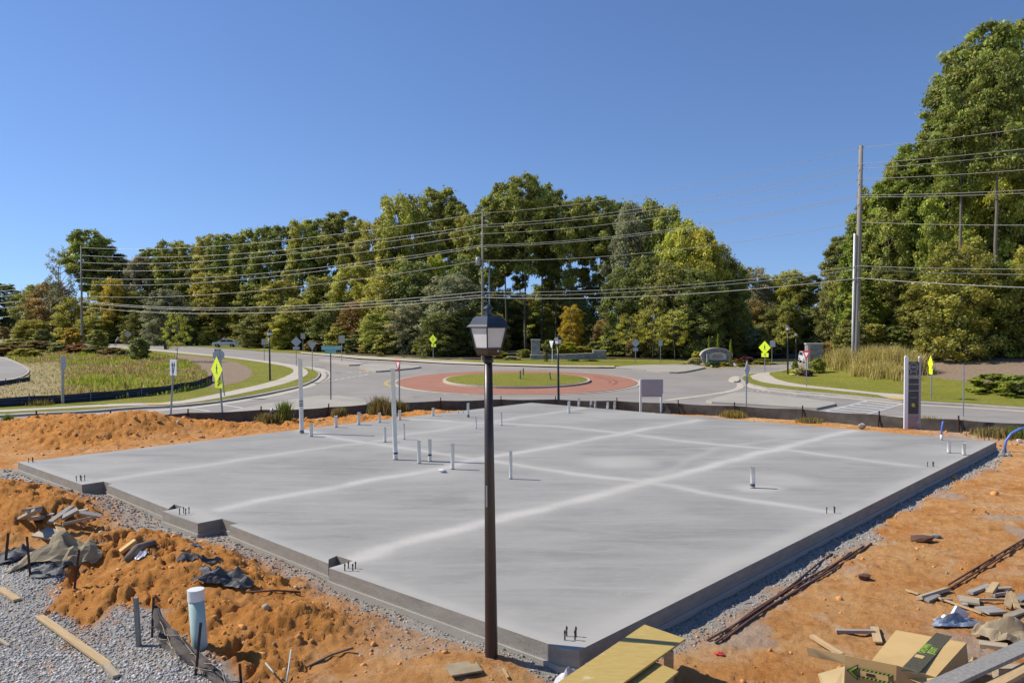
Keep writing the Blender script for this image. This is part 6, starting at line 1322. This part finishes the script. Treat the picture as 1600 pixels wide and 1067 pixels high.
# scrap wood pile etc.
def plank(a, b, w, th, mat, label, lift=.02, name='wood_scrap', group=None, yawroll=0, pz=None):
    """board lying from photo point a to b"""
    A_, B_ = (onG(*a), onG(*b)) if pz is None else (P(a[0], a[1], pz[0]), P(b[0], b[1], pz[1]))
    if pz is None: A_.z += lift + (a[2] if len(a) > 2 else 0); B_.z += lift
    c = (A_ + B_) / 2; d = (B_ - A_); L = d.length; x = d.normalized(); y = Vector((-x.y, x.x, 0)).normalized(); zv = x.cross(y)
    r = Matrix((x, y, zv)).transposed() @ Matrix.Rotation(yawroll, 3, 'X')
    m = MB(); m.box((0, 0, 0), (L, w, th)); o = m.build(name, mat, None, False, c); o.rotation_euler = r.to_euler(); tag(o, label, 'wood scrap', group); return o
def on3(px, py): return GS(px, py)
LP = [((52, 826), (77, 820), .14, .05, 'wood2', 'thick short block in the left scrap heap'), ((78, 838), (112, 812), .07, .03, 'wood3', 'grey strip lying across the left scrap heap'), ((30, 826), (60, 812), .08, .04, 'wood3', 'weathered stick at the left of the scrap heap'), ((96, 832), (122, 818), .10, .04, 'wood3', 'grey board end right in the left scrap heap'), ((98, 838), (150, 826), .05, .04, 'wood2', 'long thin lath right of the left scrap heap'), ((85, 822), (98, 850), .12, .015, 'card', 'tan triangular shard standing in the left scrap heap'), ((108, 818), (138, 812), .05, .03, 'wood2', 'thin lath behind the left scrap heap'), ((56, 852), (92, 858), .12, .03, 'wood2', 'flat board in front of the left scrap heap'), ((125, 822), (158, 828), .10, .02, 'wood3', 'pale flat piece at the right end of the left scrap heap'), ((40, 815), (78, 805), .09, .03, 'greywood', 'dark stick behind the left scrap heap'), ((100, 850), (70, 843), .08, .03, 'wood3', 'short offcut at the front of the left scrap heap')]
for a, b, w, th, mt, lb in LP: plank(a, b, w * 1.4, th * 1.3, mt, lb, .18 + random.uniform(0, .10), group='scrap wood heap at the left', yawroll=random.uniform(-.5, .5))
p0 = plank((78, 812), (100, 798), .10, .03, 'pvc', 'white trim offcut lying on the left scrap heap', .10)
p = onG(28, 806); t = MB().path([p + Vector((-.75, -.30, -.05)), p + Vector((0, 0, .20))], .085, 18).build('white_drain_pipe', 'pvc', None, True); tag(t, 'end of a white drain pipe poking in at the left edge', 'pipe')
def cloth(px, py, wx, wy, hgt, mat, label, name, seed=0, n=16):
    c = onG(px, py); m = MB(); vs = []
    for i in range(n):
        for j in range(n):
            u, v = i / (n - 1) - .5, j / (n - 1) - .5; x, y = u * wx + .08 * wx * math.sin(v * 7 + seed), v * wy + .1 * wy * math.sin(u * 6 + seed)
            zz_ = hgt * (float(vn(np.array(u * 5 + seed), np.array(v * 5 + seed), seed)) * (1.25 - 2 * max(abs(u), abs(v)))) + .01
            vs.append(Vector((x, y, max(.012, zz_) + GZ((c.x + x, c.y + y)) - c.z)))
    m.add(vs, [(i * n + j, (i + 1) * n + j, (i + 1) * n + j + 1, i * n + j + 1) for i in range(n - 1) for j in range(n - 1)])
    o = m.build(name, mat, None, False, c); tag(o, label, name.replace('_', ' ')); return o
cloth(90, 868, 1.3, .45, .42, 'kraft', 'curled tan building paper in front of the scrap heap', 'building_paper', 3)
cloth(55, 880, .9, .3, .25, 'kraft', 'second tan paper strip left of the curled one', 'building_paper', 5)
cloth(22, 872, .55, .9, .30, 'plastic', 'dark grey fabric scrap hanging at the left edge stakes', 'fabric_scrap', 9)
cloth(75, 892, .5, .3, .14, 'plastic', 'small dark plastic scrap at the edge of the gravel', 'plastic_scrap', 11)
cloth(352, 903, .75, .35, .30, 'plastic', 'crumpled black plastic sheet half buried in the long clay heap', 'plastic_sheet', 14)
cloth(310, 888, .6, .14, .12, 'plastic', 'thin black plastic tail left of the crumpled sheet', 'plastic_sheet', 17)
o = MB().path([onG(197, 880) + Vector((0, 0, .04)), onG(215, 866) + Vector((0, 0, .10)), onG(240, 853) + Vector((0, 0, .06))], [.06, .065, .05], 9).build('dead_log', 'bark', None, True); tag(o, 'dark short log lying on the long clay heap', 'log')
plank((188, 868), (212, 850), .12, .05, 'card', 'orange brown board beside the dark log', .06)
cloth(222, 868, .16, .14, .10, 'paper', 'small clear wrapper on the dark log', 'wrapper', 19)
cloth(308, 852, .2, .08, .04, 'bluewrap', 'blue scrap near the second slab step', 'blue_scrap', 20)
plank((62, 966), (168, 1042), .10, .03, 'wood', 'long pale board lying on the gravel', .03); plank((0, 922), (27, 940), .10, .03, 'wood', 'short pale board on the gravel at the left edge', .03)
plank((165, 1040), (182, 1060), .08, .03, 'wood2', 'small pale board end on the gravel', .03); plank((-20, 990), (14, 1012), .04, .02, 'wood2', 'thin lath on the gravel at the left edge', .03)
for a, b, c_, lb in (((388, 928), (470, 930), 'rebar', 'straight brown stick on the clay left of the slab'), ((480, 1045), (552, 1018), 'bark', 'long curved branch on the clay left of the lamp'), ((100, 836), (60, 800), 'rust', 'leaning brown stick on the front left heap')):
    p = onG(*a); q = onG(*b); o = MB().path([p + Vector((0, 0, .03)), (p + q) / 2 + Vector((0, .05, .05)), q + Vector((0, 0, .05))], .014, 6).build('stick', c_, None, True); tag(o, lb, 'stick')
plank((700, 1050), (748, 1042), .30, .02, 'kraft', 'dusty square board flat on the clay left of the lamp', .02)
plank((786, 1048), (794, 1062), .03, .015, 'wood', 'tiny pale wood chip right of the lamp base', .03); cloth(742, 1000, .22, .12, .07, 'bluewrap', 'blue plastic scrap at the foot of the slab by the lamp', 'blue_scrap', 22)
for i, (a, b) in enumerate((((415, 1038), (428, 1067)), ((448, 1068), (455, 1030)))):
    p = onG(*a); q = onG(*b); o = MB().path([p + Vector((0, 0, .02)), q + Vector((0, 0, .12))], .010, 6).build('pale_twig', 'mint', None, True); tag(o, ['pale green twig at the bottom edge, left one', 'pale green twig at the bottom edge, right one'][i], 'twig')
# ------------------------------------------------------------------ foreground right
def sheet(c4, zs, th, mat, name, label, cat, parent=None):
    q = [P(a, b, z_) for (a, b), z_ in zip(c4, zs)]; o0 = q[0].copy(); q = [v - o0 for v in q]
    n = (q[1] - q[0]).cross(q[3] - q[0]).normalized(); n = n if n.z > 0 else -n
    m = MB(); m.hexa([v - n * th for v in q], q)
    if parent: o = m.build(name, mat, parent); o.location = o0 - parent.location; return o
    return tag(m.build(name, mat, None, False, o0), label, cat)
def ply_mat():
    m, nt, N, L, b = newmat('yellowed form plywood')
    g = noise(nt, 5, 8, .65, stretch=(1, 9, 1, R(40)), dist=.6); s_ = noise(nt, 4, 4, .6)
    c = mixc(nt, ramp(nt, g, .38, .62), (.50, .36, .11), (.41, .28, .07)); c = mixc(nt, ramp(nt, s_, .62, .72, 0, .7), c, (.62, .54, .36))
    L.new(c, b.inputs['Base Color']); b.inputs['Roughness'].default_value = .6; bump(nt, b, g, .12, .004); return m
M['ply'] = ply_mat()
sheet([(1007, 975), (1071, 997), (1034, 1034), (868, 1068)][:1] + [(1071, 997), (1030, 1060), (870, 1066)][:0] + [(1071, 997), (940, 1090), (850, 1080)], (.46, .46, .46, .46), .022, 'ply', 'plywood_sheet', 'yellowed plywood sheet propped over the near slab corner', 'plywood')
sheet([(1015, 1030), (1060, 1048), (985, 1110), (930, 1085)], (.40, .40, .40, .40), .022, 'ply', 'plywood_sheet', 'second plywood piece jutting from under the larger sheet', 'plywood')
q = P(1045, 1018, .40); tag(MB().box((0, 0, -.2), (.09, .09, .40)).build('timber_block', 'wood', None, False, (q.x, q.y, .42)), 'upright timber block under the plywood sheet', 'timber'); q = P(1035, 1062, .35); tag(MB().box((0, 0, -.2), (.09, .09, .38)).build('timber_block', 'wood', None, False, (q.x - .05, q.y + .1, .37)), 'second timber block under the jutting plywood piece', 'timber')
cloth(905, 1070, .5, .35, .30, 'film', 'crumpled clear plastic film at the bottom edge by the slab corner', 'plastic_film', 25, 22)
# cardboard box
pf = [P(1321, 1023, .50), P(1401, 1037, .50), P(1401, 1110, .06), P(1321, 1096, .06)]
bx = thing('cardboard_box', 'open brown cardboard box with green print lying on the clay', 'cardboard box', P(1400, 1050, 0))
def quad(name, q, mat, th=.006, par=bx):
    q = [v - bx.location for v in q]; n = (q[1] - q[0]).cross(q[3] - q[0]).normalized(); n = n if n.y < 0 or abs(n.z) > .5 and n.z > 0 else -n
    m = MB(); m.hexa([v - n * th for v in q], q); return m.build(name, mat, par), n
TL, TR, BR, BL = P(1400, 984, .36), P(1510, 1004, .36), P(1462, 1057, .36), P(1362, 1031, .40)
tpo, tn = quad('top_panel', [BL, BR, TR, TL], 'card')
fr = [P(1321, 1023, .46), P(1401, 1039, .46)]; dn = Vector((0, .03, -.42)); fro, fn = quad('front_flap', [fr[0] + dn, fr[1] + dn, fr[1], fr[0]], 'card')
quad('side_panel', [BR + Vector((.02, .0, -.34)), TR + Vector((.04, 0, -.34)), TR, BR], 'cardin'); quad('inner_panel', [fr[1] + dn, BR + Vector((0, 0, -.36)), BR + Vector((0, 0, -.004)), fr[1]], 'cardin')
quad('back_panel', [TL + Vector((0, .02, -.32)), TR + Vector((0, .02, -.32)), TR + Vector((0, .006, 0)), TL + Vector((0, .006, 0))], 'card')
quad('small_flap', [BL + Vector((-.05, 0, -.02)), BR + Vector((0, -.01, -.01)), BR + Vector((-.12, -.12, -.06)), BL + Vector((.1, -.06, -.08))], 'card')
quad('left_flap', [fr[0] + Vector((0, .01, -.10)), fr[0], fr[0] + Vector((-.33, .25, -.01)), fr[0] + Vector((-.30, .26, -.12))], 'cardin'); quad('ground_flap', [P(1318, 1095, .02), P(1320, 1040, .10), P(1278, 1052, .03), P(1290, 1095, .02)], 'cardin')
# print: green words on a black band across the top panel, arrow on the front flap
ux = (TR - TL).normalized(); uy = (TL - BL).normalized(); uz = ux.cross(uy).normalized(); uy = uz.cross(ux)
def onpanel(o, origin, x, y, z_): o.matrix_parent_inverse = Matrix(); mt = Matrix((x, y, z_)).transposed().to_4x4(); mt.translation = origin - bx.location; o.matrix_basis = mt
Wd, Ht = (TR - TL).length, (TL - BL).length
e1 = (P(1475, 995, .36) - P(1428, 1050, .37)); e1.z = 0; ln_ = e1.length; e1 = e1.normalized(); ez = uz if uz.z > 0 else -uz; e1 = (e1 - ez * e1.dot(ez)).normalized(); e2 = ez.cross(e1).normalized()
mid = P(1449, 1020, .372)
def topz(v):  # drop a point to the panel plane
    return v - ez * ((v - TL).dot(ez)) + ez * .003
o = MB().box((0, 0, 0), (ln_ * 1.18, .17, .002)).build('black_print_band', 'inkblack', bx); onpanel(o, topz(mid), e1, e2, ez)
for s_, off_, sx in (('GROWN', .045, .9), ('JESUIT', -.035, .9)):
    o = ftext(s_, .098, 'print', bx, (0, 0, 0), (0, 0, 0), 'green_lettering', .001, 'CENTER', sx); onpanel(o, topz(mid + e1 * .10 + e2 * off_) + ez * .002, e1, e2, ez)
o = MB().box((0, 0, 0), (.10, .085, .002)).build('print_window', 'card', bx); onpanel(o, topz(mid - e1 * .20 + e2 * .03) + ez * .0025, e1, e2, ez)
fx = (fr[1] - fr[0]).normalized(); fz_ = (-dn).normalized(); fy_ = fx.cross(fz_).normalized(); fz_ = fy_.cross(fx) * -1
cz_ = (fr[0] + fr[1]) / 2 + Vector((0, -.004, -.155)); fyn = fz_.cross(fx); nrm = fx.cross(Vector((0, 0, 1))).normalized()
def fm(o, dx=0, dz=0, lift=.003): mt = Matrix((fx, -nrm, Vector((0, 0, 1)))).transposed().to_4x4(); mt.translation = cz_ + fx * dx + Vector((0, 0, dz)) + nrm * lift * (1 if nrm.y < 0 else -1) - bx.location; o.matrix_basis = mt
m = MB(); m.plate([(-.24, 0), (-.12, .09), (-.12, .05), (.22, .05), (.22, -.05), (-.12, -.05), (-.12, -.09)], -.002, 0); o = m.build('printed_arrow', 'inkblack', bx); fm(o, 0, 0, .006)
m = MB(); 
for i in range(8): m.plate([(-.10 + i * .04, .032), (-.085 + i * .04, .032), (-.075 + i * .04, .048), (-.09 + i * .04, .048)], -.0025, 0); m.plate([(-.10 + i * .04, -.048), (-.085 + i * .04, -.048), (-.075 + i * .04, -.032), (-.09 + i * .04, -.032)], -.0025, 0)
m.plate([(-.22, 0), (-.135, .065), (-.135, .05), (-.19, 0), (-.135, -.05), (-.135, -.065)], -.0025, 0); o = m.build('arrow_stripes', 'print', bx); o['kind'] = 'stuff'; fm(o, 0, 0, .009)
o = MB().box((0, 0, 0), (.27, .002, .058)).build('arrow_centre', 'card', bx); fm(o, .035, 0, .009)
o = MB().box((0, 0, 0), (.085, .006, .03)).build('hand_hole', 'black', bx); fm(o, .0, 0, .012)
# debris planks on the right
RP = [((1416, 925), (1436, 932), .05, .02, 'wood', 'small pale stick far left of the debris'), ((1436, 938), (1480, 924), .10, .05, 'wood2', 'tan board end under the tip of the long rods'), ((1448, 942), (1466, 934), .07, .04, 'wood3', 'grey offcut beside the tan board end'), ((1306, 990), (1366, 991), .06, .04, 'wood3', 'grey rounded stick behind the cardboard box'), ((1372, 1008), (1366, 984), .10, .02, 'wood', 'pale shard standing behind the cardboard box'), ((1268, 998), (1316, 1028), .06, .04, 'wood', 'pale stick leading to the left flap of the box'),
      ((1462, 936), (1534, 962), .04, .02, 'wood', 'long thin strip in the middle of the right debris'), ((1470, 940), (1488, 941), .05, .03, 'wood3', 'short grey stick on the thin strip'), ((1515, 930), (1546, 918), .10, .04, 'wood3', 'grey board lying behind the tray shaped board'), ((1500, 940), (1530, 944), .30, .03, 'wood2', 'wide flat board with a grey rim in the right debris'), ((1528, 940), (1572, 941), .05, .03, 'wood2', 'horizontal lath beside the wide flat board'), ((1545, 932), (1556, 916), .10, .06, 'wood', 'stub end of a tan block in the right debris'), ((1534, 958), (1562, 956), .26, .03, 'wood3', 'grey flat board right of the blue wrapper'), ((1574, 952), (1578, 930), .09, .03, 'wood', 'pale upright shard at the right debris'), ((1590, 955), (1581, 930), .08, .03, 'wood', 'second pale upright shard at the right debris'), ((1572, 968), (1600, 958), .08, .04, 'wood2', 'tan board end near the right edge'), ((1556, 984), (1604, 982), .14, .06, 'wood2', 'tan plank above the crumpled paper'), ((1590, 940), (1612, 930), .10, .03, 'wood3', 'white grey piece at the right edge'), ((1552, 934), (1575, 930), .06, .04, 'wood3', 'grey stick behind the upright shards'), ((1560, 975), (1590, 972), .10, .02, 'greywood', 'weathered green grey board at the right edge'), ((1530, 1010), (1575, 1016), .12, .05, 'wood2', 'tan board between the box and the crumpled paper'), ((1570, 945), (1604, 948), .12, .03, 'wood2', 'broad tan offcut below the upright shards'), ((1540, 924), (1580, 922), .05, .03, 'wood2', 'thin lath at the back of the right debris'), ((1508, 950), (1500, 935), .08, .03, 'wood3', 'short grey crosspiece on the wide flat board')]
for a, b, w, th, mt, lb in RP: plank(a, b, w, th, mt, lb, .04, group='wood offcuts at the right', yawroll=random.uniform(-.35, .35))
cloth(1495, 976, .62, .2, .16, 'bluewrap', 'crumpled blue wrapper lying left of the grey flat board', 'blue_wrapper', 31); cloth(1480, 971, .2, .14, .1, 'paper', 'white end of the blue wrapper', 'wrapper', 33); q = onG(1500, 966); tag(MB().box((0, 0, .07), (.2, .05, .14), Matrix.Rotation(.5, 3, 'Y')).build('white_carton', 'paper', None, False, q), 'small white carton on the blue wrapper', 'carton')
cloth(1578, 1000, .75, .4, .34, 'kraft', 'crumpled tan paper above the long grey board', 'crumpled_paper', 35, 22); cloth(1572, 922, .14, .1, .08, 'paper', 'small clear cup by the right debris', 'litter', 37); cloth(1145, 1010, .35, .12, .03, 'film', 'smear of plaster flakes on the clay', 'plaster_flakes', 39) if 0 else None
cloth(1124, 1022, .11, .07, .04, 'redscrap', 'red plastic scrap on the clay right of the plywood', 'red_scrap', 41)
cloth(1525, 1040, .2, .12, .14, 'yellow' if 0 else 'wood', 'yellowish crumpled scrap at the right side of the box', 'paper_scrap', 43)
plank((0, 0), (0, 0), 1, 1, 'wood', '') if 0 else None
plank((1425, 1090), (1640, 993), .19, .045, 'greywood', 'long wide grey board crossing the lower right corner', name='long_board', pz=(.42, .42))
plank((1480, 1110), (1650, 1018), .12, .045, 'wood', 'tan stud below the long grey board', name='long_board', pz=(.34, .34)); plank((1520, 1120), (1650, 1045), .10, .045, 'wood2', 'lower tan stud in the bottom right corner', name='long_board', pz=(.24, .24))
q = P(1590, 1040, .2); tag(MB().box((0, 0, -.1), (.5, .12, .20)).build('timber_block', 'wood2', None, False, (q.x, q.y, .2)), 'timber block holding up the long boards', 'timber')
for a, b, n_, lb in (((1105, 1002), (1350, 853), 0, 'left'), ((1118, 1004), (1362, 851), 1, 'middle'), ((1130, 1000), (1330, 866), 2, 'right'), ((1140, 985), (1300, 868), 3, 'upper')):
    pts = []; A2 = Vector(a); B2 = Vector(b)
    for i in range(9): v = A2.lerp(B2, i / 8); g_ = onG(v.x, v.y + 2.2 * math.sin(i * 1.1 + n_)); pts.append(g_ + Vector((0, 0, .02)))
    o = MB().path(pts, .016, 6).build('reinforcing_rod', 'rebar', None, True); tag(o, f'{lb} one of the rusty rods lying along the slab on the clay', 'reinforcing rod', 'rods on the clay')
for a, b, lb in (((1482, 916), (1640, 820), 'upper'), ((1484, 922), (1640, 826), 'lower')):
    pts = [onG(*Vector(a).lerp(Vector(b), i / 6)) + Vector((0, 0, .03)) for i in range(7)]; o = MB().path(pts, .016, 6).build('reinforcing_rod', 'rebar', None, True); tag(o, f'{lb} one of the pair of rods running off the right edge', 'reinforcing rod', 'rods on the clay')
lump('clay_lump', onG(1398, 770) + Vector((0, 0, .05)), (.2, .15, .1), 'rebar', 'dark clay lump at the right by the slab', 'clay lump'); lump('stone', onG(1462, 840) + Vector((0, 0, .04)), (.14, .08, .06), 'greywood', 'grey stone on the right clay', 'stone')
lump('clay_lump', onG(1442, 846) + Vector((0, 0, .05)), (.22, .15, .09), 'rebar', 'brown clay lump beside the grey stone', 'clay lump'); lump('clay_lump', onG(1350, 905) + Vector((0, 0, .04)), (.13, .1, .07), 'rebar', 'small brown clay lump right of the rods', 'clay lump')
